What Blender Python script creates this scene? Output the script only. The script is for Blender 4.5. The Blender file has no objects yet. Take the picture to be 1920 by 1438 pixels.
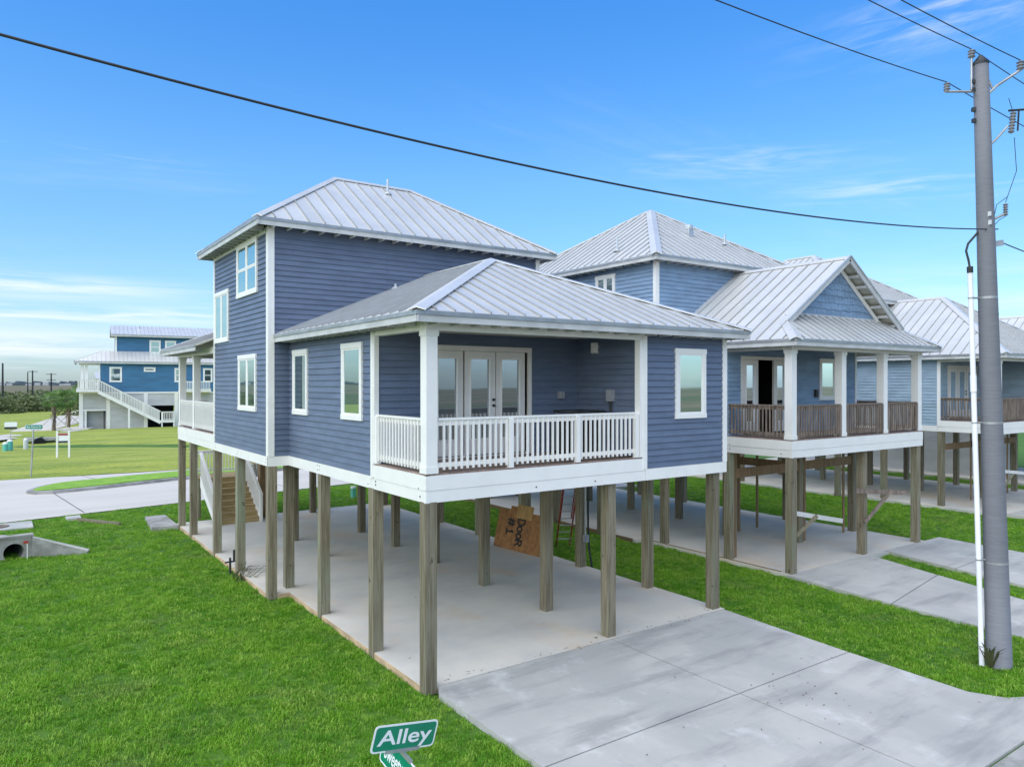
import bpy, bmesh, math, random
from mathutils import Vector, Matrix
random.seed(7)
C = bpy.context.scene.collection
R = math.radians
# ------------------------------------------------------------ camera
CAM = (-5.70, -10.52, 5.05)
cam = bpy.data.objects.new('camera', bpy.data.cameras.new('camera'))
C.objects.link(cam)
cam.location = CAM
cam.rotation_euler = (R(90), 0, R(54.92-90))
cam.data.sensor_width = 36
cam.data.lens = 1376/1920*36
cam.data.clip_start = 0.1
cam.data.clip_end = 9000
bpy.context.scene.camera = cam
# ------------------------------------------------------------ world, sun, exposure
SUN_EL, SUN_AZ = R(50), R(196)      # azimuth of the sun direction, measured from +x towards +y
world = bpy.data.worlds.new('World'); bpy.context.scene.world = world
world.use_nodes = True
wt = world.node_tree; wt.nodes.clear()
wo = wt.nodes.new('ShaderNodeOutputWorld'); bg = wt.nodes.new('ShaderNodeBackground')
sky = wt.nodes.new('ShaderNodeTexSky'); sky.sky_type = 'NISHITA'; sky.sun_disc = False
sky.sun_elevation = SUN_EL; sky.sun_rotation = R(90)-SUN_AZ
sky.air_density = 1.0; sky.dust_density = 0.3; sky.ozone_density = 1.6; sky.altitude = 50
bg.inputs[1].default_value = 0.15
def W(t, **k):
    n = wt.nodes.new(t)
    for a, b in k.items(): setattr(n, a, b)
    return n
def wl(a, b): wt.links.new(a, b)
tc = W('ShaderNodeTexCoord'); sep = W('ShaderNodeSeparateXYZ'); wl(tc.outputs['Generated'], sep.inputs[0])
zc = W('ShaderNodeMath', operation='ADD'); wl(sep.outputs[2], zc.inputs[0]); zc.inputs[1].default_value = 0.07
zm = W('ShaderNodeMath', operation='MAXIMUM'); wl(zc.outputs[0], zm.inputs[0]); zm.inputs[1].default_value = 0.03
dx = W('ShaderNodeMath', operation='DIVIDE'); wl(sep.outputs[0], dx.inputs[0]); wl(zm.outputs[0], dx.inputs[1])
dy = W('ShaderNodeMath', operation='DIVIDE'); wl(sep.outputs[1], dy.inputs[0]); wl(zm.outputs[0], dy.inputs[1])
comb = W('ShaderNodeCombineXYZ'); wl(dx.outputs[0], comb.inputs[0]); wl(dy.outputs[0], comb.inputs[1])
mp = W('ShaderNodeMapping'); wl(comb.outputs[0], mp.inputs[0]); mp.inputs['Rotation'].default_value = (0, 0, R(35)); mp.inputs['Scale'].default_value = (0.42, 1.25, 1)
mp.inputs['Location'].default_value = (3.1, 1.7, 0)
cn = W('ShaderNodeTexNoise'); wl(mp.outputs[0], cn.inputs['Vector']); cn.inputs['Scale'].default_value = 0.55; cn.inputs['Detail'].default_value = 9; cn.inputs['Roughness'].default_value = 0.62; cn.inputs['Distortion'].default_value = 0.6
cr = W('ShaderNodeMapRange', interpolation_type='SMOOTHSTEP'); wl(cn.outputs[0], cr.inputs[0]); cr.inputs[1].default_value = 0.53; cr.inputs[2].default_value = 0.80; cr.inputs[3].default_value = 0; cr.inputs[4].default_value = 0.30
# clouds are fuller low down in the sky than overhead
hz = W('ShaderNodeMapRange', interpolation_type='SMOOTHSTEP'); wl(sep.outputs[2], hz.inputs[0]); hz.inputs[1].default_value = 0.0; hz.inputs[2].default_value = 0.20; hz.inputs[3].default_value = 1.6; hz.inputs[4].default_value = 0.75
cm = W('ShaderNodeMath', operation='MULTIPLY', use_clamp=True); wl(cr.outputs[0], cm.inputs[0]); wl(hz.outputs[0], cm.inputs[1])
hs = W('ShaderNodeHueSaturation'); wl(sky.outputs[0], hs.inputs['Color']); hs.inputs['Saturation'].default_value = 1.25; hs.inputs['Value'].default_value = 1.0
rp = W('ShaderNodeValToRGB'); wl(sep.outputs[2], rp.inputs[0]); er = rp.color_ramp
er.elements[0].position = 0; er.elements[0].color = (.27, .37, .60, 1); er.elements[1].position = .46; er.elements[1].color = (.46, .78, 1.0, 1)
for p_, c_ in ((.10, (.50, .58, .66, 1)), (.26, (.62, .76, .82, 1))): q_ = er.elements.new(p_); q_.color = c_
mu = W('ShaderNodeMix', data_type='RGBA', blend_type='MULTIPLY'); mu.inputs[0].default_value = 1; wl(hs.outputs[0], mu.inputs[6]); wl(rp.outputs[0], mu.inputs[7])
mix = W('ShaderNodeMix', data_type='RGBA'); wl(cm.outputs[0], mix.inputs[0]); wl(mu.outputs[2], mix.inputs[6]); mix.inputs[7].default_value = (3.7, 3.85, 4.0, 1)
# a low bank of cloud and a few thin wisps at their own bearings in the sky
def Ma(op, a, b=None, c=None, clamp=False):
    n = W('ShaderNodeMath', operation=op, use_clamp=clamp)
    for i, v in enumerate((a, b, c)):
        if v is None: continue
        if isinstance(v, (int, float)): n.inputs[i].default_value = v
        else: wl(v, n.inputs[i])
    return n.outputs[0]
az = Ma('ARCTAN2', sep.outputs[1], sep.outputs[0]); el = sep.outputs[2]
cur = mix.outputs[2]
for a0, aw, e0, ew, sa, se, tilt, lo, hi, amt, seed in ((90, 10, .112, .011, 3.2, 60, .0, .34, .66, .9, 1.3), (88, 15, .082, .011, 2.8, 60, .0, .34, .66, .85, 3.3), (92, 14, .043, .020, 2.6, 42, .0, .28, .60, .9, 7.7),
        (38, 8, .275, .020, 6, 55, .05, .42, .78, .36, 2.2), (26.5, 8, .228, .016, 5, 60, .04, .40, .75, .42, 5.9), (22, 8, .402, .030, 5, 40, -.08, .40, .75, .50, 9.4), (84, 7, .262, .010, 4, 60, 0, .45, .75, .2, 4.5),
        (150, 40, .10, .05, 2, 30, 0, .35, .65, .8, 6.5), (-40, 60, .09, .05, 2, 30, 0, .35, .65, .8, 8.1), (-150, 60, .12, .06, 2, 26, 0, .35, .65, .8, 1.1)):
    da = Ma('SUBTRACT', az, R(a0)); e2 = Ma('SUBTRACT', Ma('SUBTRACT', el, e0), Ma('MULTIPLY', da, tilt))
    ga = Ma('DIVIDE', da, R(aw)); ge = Ma('DIVIDE', e2, ew)
    g2 = Ma('EXPONENT', Ma('MULTIPLY', Ma('ADD', Ma('MULTIPLY', ga, ga), Ma('MULTIPLY', ge, ge)), -1.0))
    cb_ = W('ShaderNodeCombineXYZ'); wl(Ma('MULTIPLY', da, sa), cb_.inputs[0]); wl(Ma('MULTIPLY', e2, se), cb_.inputs[1]); cb_.inputs[2].default_value = seed
    nn = W('ShaderNodeTexNoise'); wl(cb_.outputs[0], nn.inputs['Vector']); nn.inputs['Scale'].default_value = 1.5; nn.inputs['Detail'].default_value = 7; nn.inputs['Roughness'].default_value = .6; nn.inputs['Distortion'].default_value = .5
    rr_ = W('ShaderNodeMapRange', interpolation_type='SMOOTHSTEP'); wl(nn.outputs[0], rr_.inputs[0]); rr_.inputs[1].default_value = lo; rr_.inputs[2].default_value = hi
    fac = Ma('MULTIPLY', Ma('MULTIPLY', rr_.outputs[0], g2), amt, clamp=True)
    mm = W('ShaderNodeMix', data_type='RGBA'); wl(fac, mm.inputs[0]); wl(cur, mm.inputs[6]); mm.inputs[7].default_value = (3.9, 4.1, 4.25, 1); cur = mm.outputs[2]
wl(cur, bg.inputs[0]); wl(bg.outputs[0], wo.inputs[0])
sl = bpy.data.lights.new('sun', 'SUN'); so = bpy.data.objects.new('sun', sl); C.objects.link(so)
sl.energy = 2.5; sl.angle = R(115); sl.color = (1.0, 0.915, 0.68)
sdir = Vector((math.cos(SUN_EL)*math.cos(SUN_AZ), math.cos(SUN_EL)*math.sin(SUN_AZ), math.sin(SUN_EL)))
so.rotation_euler = sdir.to_track_quat('Z', 'Y').to_euler(); so.location = (-20, -20, 60)
vs = bpy.context.scene.view_settings
vs.view_transform = 'Standard'; vs.look = 'None'; vs.gamma = 1; vs.use_curve_mapping = False
vs.exposure = 0.85

# ------------------------------------------------------------ materials
def s2l(c): return tuple(((v/255)/12.92 if v/255 <= .04045 else ((v/255+.055)/1.055)**2.4) for v in c)
def mat(name, col, rough=.6, var=.12, scale=(3, 3, 3), detail=5, bump=0, bscale=(60, 60, 60), metal=0, col2=None, contrast=(.35, .65), spec=.5, second=None, obj=False, bdist=.01, orand=0):
    """principled with colour drifting between col and col2 over a noise, optional fine noise relief"""
    m = bpy.data.materials.new(name); m.use_nodes = True
    t = m.node_tree; b = t.nodes['Principled BSDF']
    b.inputs['Roughness'].default_value = rough; b.inputs['Metallic'].default_value = metal
    b.inputs['Specular IOR Level'].default_value = spec
    if obj: g = t.nodes.new('ShaderNodeTexCoord'); P = g.outputs['Object']
    else: g = t.nodes.new('ShaderNodeNewGeometry'); P = g.outputs['Position']
    def noise(sc, det, ro=.6):
        v = t.nodes.new('ShaderNodeVectorMath'); v.operation = 'MULTIPLY'; t.links.new(P, v.inputs[0]); v.inputs[1].default_value = sc
        n = t.nodes.new('ShaderNodeTexNoise'); t.links.new(v.outputs[0], n.inputs['Vector']); n.inputs['Scale'].default_value = 1; n.inputs['Detail'].default_value = det; n.inputs['Roughness'].default_value = ro
        return n.outputs[0]
    def ramp(f, a, bb):
        r = t.nodes.new('ShaderNodeMapRange'); r.interpolation_type = 'SMOOTHSTEP'; t.links.new(f, r.inputs[0]); r.inputs[1].default_value = a; r.inputs[2].default_value = bb
        return r.outputs[0]
    def mixc(f, a, bb, isa=False):
        x = t.nodes.new('ShaderNodeMix'); x.data_type = 'RGBA'; t.links.new(f, x.inputs[0])
        if isa: t.links.new(a, x.inputs[6])
        else: x.inputs[6].default_value = (*a, 1)
        x.inputs[7].default_value = (*bb, 1)
        return x.outputs[2]
    if col2 is None: col2 = tuple(c*(1-var*2) for c in col); col = tuple(min(1, c*(1+var*.5)) for c in col)
    out = mixc(ramp(noise(scale, detail), *contrast), col, col2)
    for (c3, sc3, lo, hi, amt) in (second or []):
        f = ramp(noise(sc3, 6, .65), lo, hi)
        q = t.nodes.new('ShaderNodeMath'); q.operation = 'MULTIPLY'; t.links.new(f, q.inputs[0]); q.inputs[1].default_value = amt
        out = mixc(q.outputs[0], out, c3, True)
    if orand:
        oi = t.nodes.new('ShaderNodeObjectInfo'); hv = t.nodes.new('ShaderNodeHueSaturation'); vr = t.nodes.new('ShaderNodeMapRange'); t.links.new(oi.outputs['Random'], vr.inputs[0]); vr.inputs[3].default_value = 1-orand; vr.inputs[4].default_value = 1+orand
        t.links.new(vr.outputs[0], hv.inputs['Value']); t.links.new(out, hv.inputs['Color']); out = hv.outputs[0]
    t.links.new(out, b.inputs['Base Color'])
    if bump:
        bn = t.nodes.new('ShaderNodeBump'); bn.inputs['Strength'].default_value = bump; bn.inputs['Distance'].default_value = bdist
        t.links.new(noise(bscale, 4), bn.inputs['Height']); t.links.new(bn.outputs[0], b.inputs['Normal'])
    return m
M = {}
M['navy'] = mat('navy_siding_paint', (.122, .156, .232), .5, .07, (1.5, 1.5, 6), bump=.05, bscale=(4, 4, 90), orand=.055)
M['blue2'] = mat('light_blue_siding_paint', (.215, .315, .45), .55, .09, (1.5, 1.5, 6), bump=.05, bscale=(4, 4, 90), orand=.055)
M['blue3'] = mat('pale_blue_siding_paint', (.31, .41, .50), .55, .08, (1.5, 1.5, 6))
M['blue4'] = mat('teal_siding_paint', (.045, .165, .31), .6, .08, (.6, .6, 2))
M['graysid'] = mat('grey_siding_paint', (.50, .50, .50), .6, .06, (.6, .6, 2))
M['white'] = mat('white_trim_paint', (.83, .81, .775), .45, .02, (2, 2, 2), bump=.06, second=[((.62, .60, .55), (2, 2, .7), .60, .85, .35)])
M['cream'] = mat('door_paint', (.74, .70, .66), .45, .03, (2, 2, 2))
M['fascia'] = mat('shaded_white_trim', (.56, .56, .55), .5, .08, (2, 2, 2))  # the white trim paint with eave shade put into a greyer colour
M['soffit'] = mat('soffit_board', (.52, .50, .42), .7, .1, (2, 2, 2))
M['roof'] = mat('galvalume_roof', (.70, .685, .66), .36, .04, (.8, .8, .8), metal=.28, spec=.6, orand=.035, second=[((.60, .62, .63), (3, 3, .5), .55, .8, .25)])
M['seam'] = mat('roof_seam_metal', (.50, .53, .56), .4, .05, metal=.35)
M['rib'] = mat('seam_shade_paint', (.32, .33, .34), .55, .05)  # same metal as the panels; shade on the seam sides painted in darker
M['post'] = mat('treated_timber', (.245, .215, .150), .8, .1, (26, 26, 1.1), 6, bump=.55, bscale=(60, 60, 2.5), col2=(.135, .108, .064), contrast=(.36, .66),
                second=[((.24, .29, .20), (1.3, 1.3, .35), .50, .72, .6), ((.06, .045, .028), (6, 6, 4.0), .63, .70, .9), ((.36, .33, .27), (40, 40, .9), .55, .75, .5)], orand=.20)
M['postbrown'] = mat('brown_framing_lumber', (.235, .15, .082), .8, .15, (20, 20, 1.2), 6, bump=.4, bscale=(60, 60, 3), second=[((.06, .04, .025), (7, 7, 4), .70, .78, .7)])
M['step'] = mat('new_stair_lumber', (.42, .31, .15), .7, .15, (1.5, 18, 18), 5)
M['deck'] = mat('deck_boards', (.255, .185, .15), .8, .2, (22, 1.2, 5), 5, bump=.3, bscale=(60, 4, 20), orand=.12)
M['brown'] = mat('weathered_rail_wood', (.235, .185, .15), .8, .2, (14, 14, 2), 5, bump=.3, orand=.15)
M['slab'] = mat('carport_concrete', (.66, .615, .54), .8, .06, (.35, .5, 1), 7, col2=(.52, .50, .46), contrast=(.38, .66), bump=.15, bscale=(40, 40, 40), bdist=.004,
                second=[((.66, .47, .29), (.45, .25, .5), .48, .70, .55), ((.36, .35, .34), (1.1, 1.4, 1), .60, .82, .45), ((.30, .29, .27), (3, .6, 1), .62, .8, .25), ((.1, .08, .06), (9, 9, 9), .80, .83, .7)])
M['slabedge'] = mat('clay_stained_concrete', (.60, .42, .26), .85, .15, (1.5, 1.5, 4), 5)
M['drive'] = mat('driveway_concrete', (.52, .50, .46), .7, .06, (.5, .35, 1), 7, col2=(.415, .405, .38), contrast=(.38, .64), bump=.35, bscale=(90, 90, 90), bdist=.003, orand=.03,
                 second=[((.24, .235, .235), (.30, 1.5, 1), .47, .70, .62), ((.68, .67, .65), (1.2, .9, 1), .56, .74, .55), ((.30, .30, .29), (3.5, 1.0, 1), .60, .76, .40), ((.40, .34, .32), (.8, .8, 1), .62, .8, .4), ((.72, .72, .71), (14, 9, 5), .64, .74, .30), ((.05, .045, .04), (6.5, 6.5, 6.5), .755, .785, .9)])
M['street'] = mat('street_concrete', (.60, .555, .49), .85, .06, (.12, .4, 1), 6, col2=(.53, .49, .44), second=[((.42, .40, .38), (.25, 1.4, 1), .55, .8, .45)])
M['joint'] = mat('dark_joint_filler', (.10, .10, .10), .9, .2)
M['curb'] = mat('kerb_concrete', (.36, .35, .34), .9, .2, (1.5, 1.5, 3))
M['oldconc'] = mat('weathered_concrete', (.40, .39, .37), .9, .1, (2, 2, 2), 6, col2=(.24, .23, .21), bump=.5, bscale=(30, 30, 30), second=[((.12, .11, .09), (3, 3, 1), .6, .8, .5)])
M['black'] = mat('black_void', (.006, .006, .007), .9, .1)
M['darkmetal'] = mat('dark_metal', (.05, .055, .055), .45, .2, metal=.4)
M['metal'] = mat('galvanised_metal', (.42, .43, .44), .4, .1, metal=.6)
M['conduit'] = mat('white_conduit', (.62, .64, .66), .35, .05, (2, 2, .6))
M['pole'] = mat('grey_composite_pole', (.175, .18, .20), .6, .1, (3, 3, 40), 6, col2=(.15, .155, .17), bump=.08, bscale=(6, 6, 120), second=[((.10, .105, .12), (1, 1, .25), .5, .8, .5), ((.3, .3, .3), (14, 14, 3), .74, .8, .5)])
M['wire'] = mat('black_cable', (.025, .028, .03), .6, .1)
M['insul'] = mat('grey_insulator', (.26, .27, .29), .35, .1)
M['signgreen'] = mat('sign_green', (.0, .22, .115), .35, .04, (3, 3, 3))
M['signwhite'] = mat('sign_white', (.82, .83, .84), .35, .02)
M['ply'] = mat('dark_patched_plywood', (.36, .17, .055), .7, .15, (1, 6, 6), 6, col2=(.24, .105, .035), second=[((.06, .04, .03), (1.7, 1.7, 1.7), .54, .72, .85)])  # brown sheet with near-black patches scattered by noise
M['plyedge'] = mat('raw_plywood', (.50, .30, .11), .8, .15, (2, 9, 2), 4)
M['ink'] = mat('black_spray_paint', (.012, .012, .014), .6, .1)
M['red'] = mat('red_fibreglass', (.36, .045, .03), .45, .1)
M['redworn'] = mat('worn_red_fibreglass', (.36, .045, .03), .6, .1, (9, 9, 4), 5, col2=(.55, .45, .42), contrast=(.55, .65))
M['teal'] = mat('teal_plastic', (.12, .50, .42), .5, .08)
M['brass'] = mat('dark_knob', (.03, .025, .022), .35, .1, metal=.7)
M['blind'] = mat('white_blinds', (.45, .50, .50), .6, .1, (1, 1, 60))
def glass(name, tint, refl, dark, rough=.02):
    m = bpy.data.materials.new(name); m.use_nodes = True; t = m.node_tree; t.nodes.clear()
    o = t.nodes.new('ShaderNodeOutputMaterial'); mx = t.nodes.new('ShaderNodeMixShader'); d = t.nodes.new('ShaderNodeBsdfPrincipled'); g = t.nodes.new('ShaderNodeBsdfGlossy')
    d.inputs['Base Color'].default_value = (*dark, 1); d.inputs['Roughness'].default_value = .3
    g.inputs['Color'].default_value = (*tint, 1); g.inputs['Roughness'].default_value = rough
    lw = t.nodes.new('ShaderNodeLayerWeight'); lw.inputs[0].default_value = .35
    mr = t.nodes.new('ShaderNodeMapRange'); t.links.new(lw.outputs['Fresnel'], mr.inputs[0]); mr.inputs[3].default_value = refl; mr.inputs[4].default_value = 1
    n = t.nodes.new('ShaderNodeTexNoise'); n.inputs['Scale'].default_value = 1.1; n.inputs['Detail'].default_value = 1
    ge = t.nodes.new('ShaderNodeNewGeometry'); t.links.new(ge.outputs['Position'], n.inputs['Vector'])
    b = t.nodes.new('ShaderNodeBump'); b.inputs['Strength'].default_value = .12; b.inputs['Distance'].default_value = .01; t.links.new(n.outputs[0], b.inputs['Height']); t.links.new(b.outputs[0], g.inputs['Normal'])
    t.links.new(mr.outputs[0], mx.inputs[0]); t.links.new(d.outputs[0], mx.inputs[1]); t.links.new(g.outputs[0], mx.inputs[2]); t.links.new(mx.outputs[0], o.inputs[0])
    return m
M['glass'] = glass('window_glass', (.80, .98, .95), .50, (.05, .075, .07))
M['glassdoor'] = glass('door_glass', (.75, .85, .95), .42, (.03, .035, .04))
M['glassblind'] = glass('glass_over_blinds', (.7, .85, .82), .26, (.085, .105, .10), .03)
def foliage(name, c1, c2, c3, sc=.6, rnd=True, tr=.25, dry=None):
    m = bpy.data.materials.new(name); m.use_nodes = True; t = m.node_tree; b = t.nodes['Principled BSDF']
    b.inputs['Roughness'].default_value = .55; b.inputs['Specular IOR Level'].default_value = .25
    g = t.nodes.new('ShaderNodeNewGeometry'); n = t.nodes.new('ShaderNodeTexNoise'); n.inputs['Scale'].default_value = sc; n.inputs['Detail'].default_value = 5; t.links.new(g.outputs['Position'], n.inputs['Vector'])
    r = t.nodes.new('ShaderNodeMapRange'); t.links.new(n.outputs[0], r.inputs[0]); r.inputs[1].default_value = .36; r.inputs[2].default_value = .64
    x = t.nodes.new('ShaderNodeMix'); x.data_type = 'RGBA'; t.links.new(r.outputs[0], x.inputs[0]); x.inputs[6].default_value = (*c1, 1); x.inputs[7].default_value = (*c2, 1)
    y = t.nodes.new('ShaderNodeMix'); y.data_type = 'RGBA'
    if rnd:
        oi = t.nodes.new('ShaderNodeObjectInfo'); q = t.nodes.new('ShaderNodeMath'); q.operation = 'POWER'; t.links.new(oi.outputs['Random'], q.inputs[0]); q.inputs[1].default_value = 2.0
    else:
        q = t.nodes.new('ShaderNodeMath'); q.operation = 'POWER'; t.links.new(g.outputs['Random Per Island'], q.inputs[0]); q.inputs[1].default_value = 1.5
    t.links.new(q.outputs[0], y.inputs[0]); t.links.new(x.outputs[2], y.inputs[6]); y.inputs[7].default_value = (*c3, 1)
    if dry:      # thin, paler patches drifting through the lawn
        n2 = t.nodes.new('ShaderNodeTexNoise'); n2.inputs['Scale'].default_value = .55; n2.inputs['Detail'].default_value = 6; n2.inputs['Roughness'].default_value = .7; t.links.new(g.outputs['Position'], n2.inputs['Vector'])
        r2 = t.nodes.new('ShaderNodeMapRange'); t.links.new(n2.outputs[0], r2.inputs[0]); r2.inputs[1].default_value = .54; r2.inputs[2].default_value = .72; r2.inputs[4].default_value = .75
        d2 = t.nodes.new('ShaderNodeMix'); d2.data_type = 'RGBA'; t.links.new(r2.outputs[0], d2.inputs[0]); t.links.new(y.outputs[2], d2.inputs[6]); d2.inputs[7].default_value = (*dry, 1); y = d2
    t.links.new(y.outputs[2], b.inputs['Base Color'])
    if tr:
        tb = t.nodes.new('ShaderNodeBsdfTranslucent'); t.links.new(y.outputs[2], tb.inputs[0]); mx = t.nodes.new('ShaderNodeMixShader'); mx.inputs[0].default_value = tr
        t.links.new(b.outputs[0], mx.inputs[1]); t.links.new(tb.outputs[0], mx.inputs[2]); t.links.new(mx.outputs[0], t.nodes['Material Output'].inputs[0])
    return m
M['grass'] = foliage('grass_blades', (.075, .26, .008), (.175, .39, .018), (.36, .54, .08), .8, dry=(.26, .33, .10))
M['bush'] = foliage('bush_leaves', (.06, .09, .03), (.16, .20, .07), (.24, .27, .13), .3, False)
M['palm'] = foliage('palm_leaves', (.06, .14, .03), (.10, .20, .045), (.17, .28, .08), .5, False)
M['plant'] = foliage('strap_leaves', (.02, .05, .02), (.04, .08, .03), (.20, .17, .09), 3, False)
M['bark'] = mat('palm_bark', (.26, .20, .15), .9, .2, (6, 6, 9), 4, col2=(.10, .075, .055), bump=.6)
M['lawn'] = mat('lawn_soil_and_thatch', (.07, .17, .008), .9, .1, (.5, .5, .5), 6, col2=(.05, .13, .006), bump=.6, bscale=(25, 25, 5))
M['farlawn'] = mat('mown_verge_grass', (.36, .40, .06), .9, .1, (.16, .8, 1), 7, col2=(.22, .29, .03), bump=1.0, bscale=(3, 5, 3), bdist=.15, contrast=(.4, .62),
                   second=[((.40, .38, .16), (.3, 1.6, 1), .52, .72, .6), ((.10, .15, .03), (.5, 2.2, 1), .54, .72, .7), ((.17, .22, .03), (3, 6, 1), .5, .7, .5)])
M['medgrass'] = mat('median_grass', (.27, .46, .045), .9, .1, (1.5, 2.5, 1), 6, col2=(.17, .34, .03), bump=1, bscale=(8, 8, 8), bdist=.06)
M['marsh'] = mat('marsh_ground', (.20, .145, .085), 1, .1, (.006, .03, 1), 8, col2=(.085, .105, .04), contrast=(.42, .60), bump=.5, bscale=(.3, .3, .3),
                 second=[((.10, .085, .04), (.02, .09, 1), .52, .66, .8)])
M['scrub'] = mat('scrub_ground', (.10, .15, .04), 1, .1, (.05, .08, 1), 8, col2=(.05, .08, .025), contrast=(.4, .6), bump=1, bscale=(.4, .4, .4), bdist=1)
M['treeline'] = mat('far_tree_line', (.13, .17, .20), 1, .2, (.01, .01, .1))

# ------------------------------------------------------------ mesh helpers
class MB:
    def __init__(s): s.v = []; s.f = []
    def add(s, vs, fs):
        k = len(s.v); s.v += [tuple(p) for p in vs]; s.f += [tuple(i+k for i in f) for f in fs]; return s
    def box(s, x0, x1, y0, y1, z0, z1):
        return s.add([(x0, y0, z0), (x1, y0, z0), (x1, y1, z0), (x0, y1, z0), (x0, y0, z1), (x1, y0, z1), (x1, y1, z1), (x0, y1, z1)], BF)
    def hexa(s, p8): return s.add(p8, BF)
    def beam(s, a, b, w, h, up=(0, 0, 1)):
        """square bar from a to b, w wide, h high"""
        a = Vector(a); b = Vector(b); d = (b-a).normalized(); up = Vector(up)
        if abs(d.dot(up)) > .99: up = Vector((1, 0, 0))
        sd = d.cross(up).normalized()*(w/2); u = sd.cross(d).normalized()*(h/2)
        return s.add([a-sd-u, a+sd-u, b+sd-u, b-sd-u, a-sd+u, a+sd+u, b+sd+u, b-sd+u], BF)
    def tube(s, pts, rad, n=8, cap=True):
        pts = [Vector(p) for p in pts]; k0 = len(s.v)
        if not hasattr(rad, '__len__'): rad = [rad]*len(pts)
        ref = None
        for i, p in enumerate(pts):
            d = (pts[min(i+1, len(pts)-1)]-pts[max(i-1, 0)]).normalized()
            if ref is None:
                ref = Vector((0, 0, 1)) if abs(d.z) < .9 else Vector((1, 0, 0))
            a = d.cross(ref).normalized(); b = a.cross(d).normalized()
            for j in range(n):
                t = 2*math.pi*j/n; s.v.append(tuple(p+(a*math.cos(t)+b*math.sin(t))*rad[i]))
        for i in range(len(pts)-1):
            for j in range(n):
                s.f.append((k0+i*n+j, k0+i*n+(j+1) % n, k0+(i+1)*n+(j+1) % n, k0+(i+1)*n+j))
        if cap:
            s.f.append(tuple(k0+j for j in range(n))); s.f.append(tuple(k0+(len(pts)-1)*n+j for j in range(n)))
        return s
    def prism(s, poly, ext):
        """polygon (3D points) extruded by vector ext"""
        n = len(poly); e = Vector(ext); k = len(s.v)
        s.v += [tuple(p) for p in poly]+[tuple(Vector(p)+e) for p in poly]
        s.f.append(tuple(k+i for i in range(n))); s.f.append(tuple(k+n+i for i in reversed(range(n))))
        for i in range(n): s.f.append((k+i, k+n+i, k+n+(i+1) % n, k+(i+1) % n))
        return s
    def mesh(s, name, m):
        me = bpy.data.meshes.new(name); me.from_pydata(s.v, [], s.f); me.materials.append(m); me.update(); return me
    def build(s, name, m, parent=None, **tags):
        return put(name, s.mesh(name, m), parent, **tags)
BF = [(0, 3, 2, 1), (4, 5, 6, 7), (0, 1, 5, 4), (1, 2, 6, 5), (2, 3, 7, 6), (3, 0, 4, 7)]
def put(name, me, parent=None, loc=None, rot=None, **tags):
    o = bpy.data.objects.new(name, me); C.objects.link(o)
    if parent: o.parent = parent
    if loc: o.location = loc
    if rot: o.rotation_euler = rot
    tag(o, **tags); return o
def tag(o, label=None, cat=None, group=None, kind=None):
    if label: o['label'] = label
    if cat: o['category'] = cat
    if group: o['group'] = group
    if kind: o['kind'] = kind
    return o
def thing(name, label, cat, loc=(0, 0, 0), rz=0, group=None):
    o = bpy.data.objects.new(name, None); C.objects.link(o); o.location = loc; o.rotation_euler = (0, 0, rz)
    o.empty_display_size = .3
    return tag(o, label, cat, group)
def smooth(o):
    for p in o.data.polygons: p.use_smooth = True
    return o
class Fr:
    """a vertical wall plane: a runs along the wall, b outwards, z up"""
    def __init__(s, O, u, n): s.O = O; s.u = u; s.n = n
    def p(s, a, b, z): return (s.O[0]+s.u[0]*a+s.n[0]*b, s.O[1]+s.u[1]*a+s.n[1]*b, z)
    def box(s, mb, a0, a1, b0, b1, z0, z1):
        return mb.hexa([s.p(a0, b0, z0), s.p(a1, b0, z0), s.p(a1, b1, z0), s.p(a0, b1, z0), s.p(a0, b0, z1), s.p(a1, b0, z1), s.p(a1, b1, z1), s.p(a0, b1, z1)])
def lap(mb, fr, a0, a1, z0, z1):
    mb.hexa([fr.p(a0, .002, z0), fr.p(a1, .002, z0), fr.p(a1, .033, z0), fr.p(a0, .033, z0), fr.p(a0, .002, z1), fr.p(a1, .002, z1), fr.p(a1, .006, z1), fr.p(a0, .006, z1)])
def siding(h, fr, L, z0, z1, m, expo=.127, holes=(), single=True, back=.12, solid=True):
    """lap siding boards on a wall, each a sub-part; holes = (a0,a1,z0,z1) already covered by casings"""
    bk = MB()
    if solid: fr.box(bk, 0, L, -back, 0, z0, z1)
    else:
        zs = sorted({z0, z1, *[q for hh in holes for q in hh[2:]]})
        for za, zb in zip(zs[:-1], zs[1:]):
            for a, b in spans(L, [hh for hh in holes if hh[2] < (za+zb)/2 < hh[3]]): fr.box(bk, a, b, -back, 0, za, zb)
    w = bk.build('wall', m, h)
    allm = MB(); z = z0; k = 0
    while z < z1-.01:
        zt = min(z+expo+.012, z1)
        hs = [(a-.0, b+.0, c, d) for a, b, c, d in holes if c < z+expo*.5 < d]
        for a, b in spans(L, hs):
            # long courses are two boards butted end to end
            cuts = [a, b]
            if b-a > 3.9: cuts = [a, a+(b-a)*(.38 if k % 2 else .62), b]
            for c0, c1 in zip(cuts[:-1], cuts[1:]):
                if single:
                    mb = MB(); lap(mb, fr, c0+(.0012 if c0 > a else 0), c1-(.0012 if c1 < b else 0), z, zt); mb.build('siding_board', m, w)
                else: lap(allm, fr, c0, c1, z, zt)
        z += expo; k += 1
    if not single: allm.build('siding_boards', m, w, kind='stuff')
    return w
def spans(L, hs):
    out = []; cur = 0
    for a, b, *_ in sorted(hs):
        if a > cur+.02: out.append((cur, a))
        cur = max(cur, b)
    if cur < L-.02: out.append((cur, L))
    return out
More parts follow.
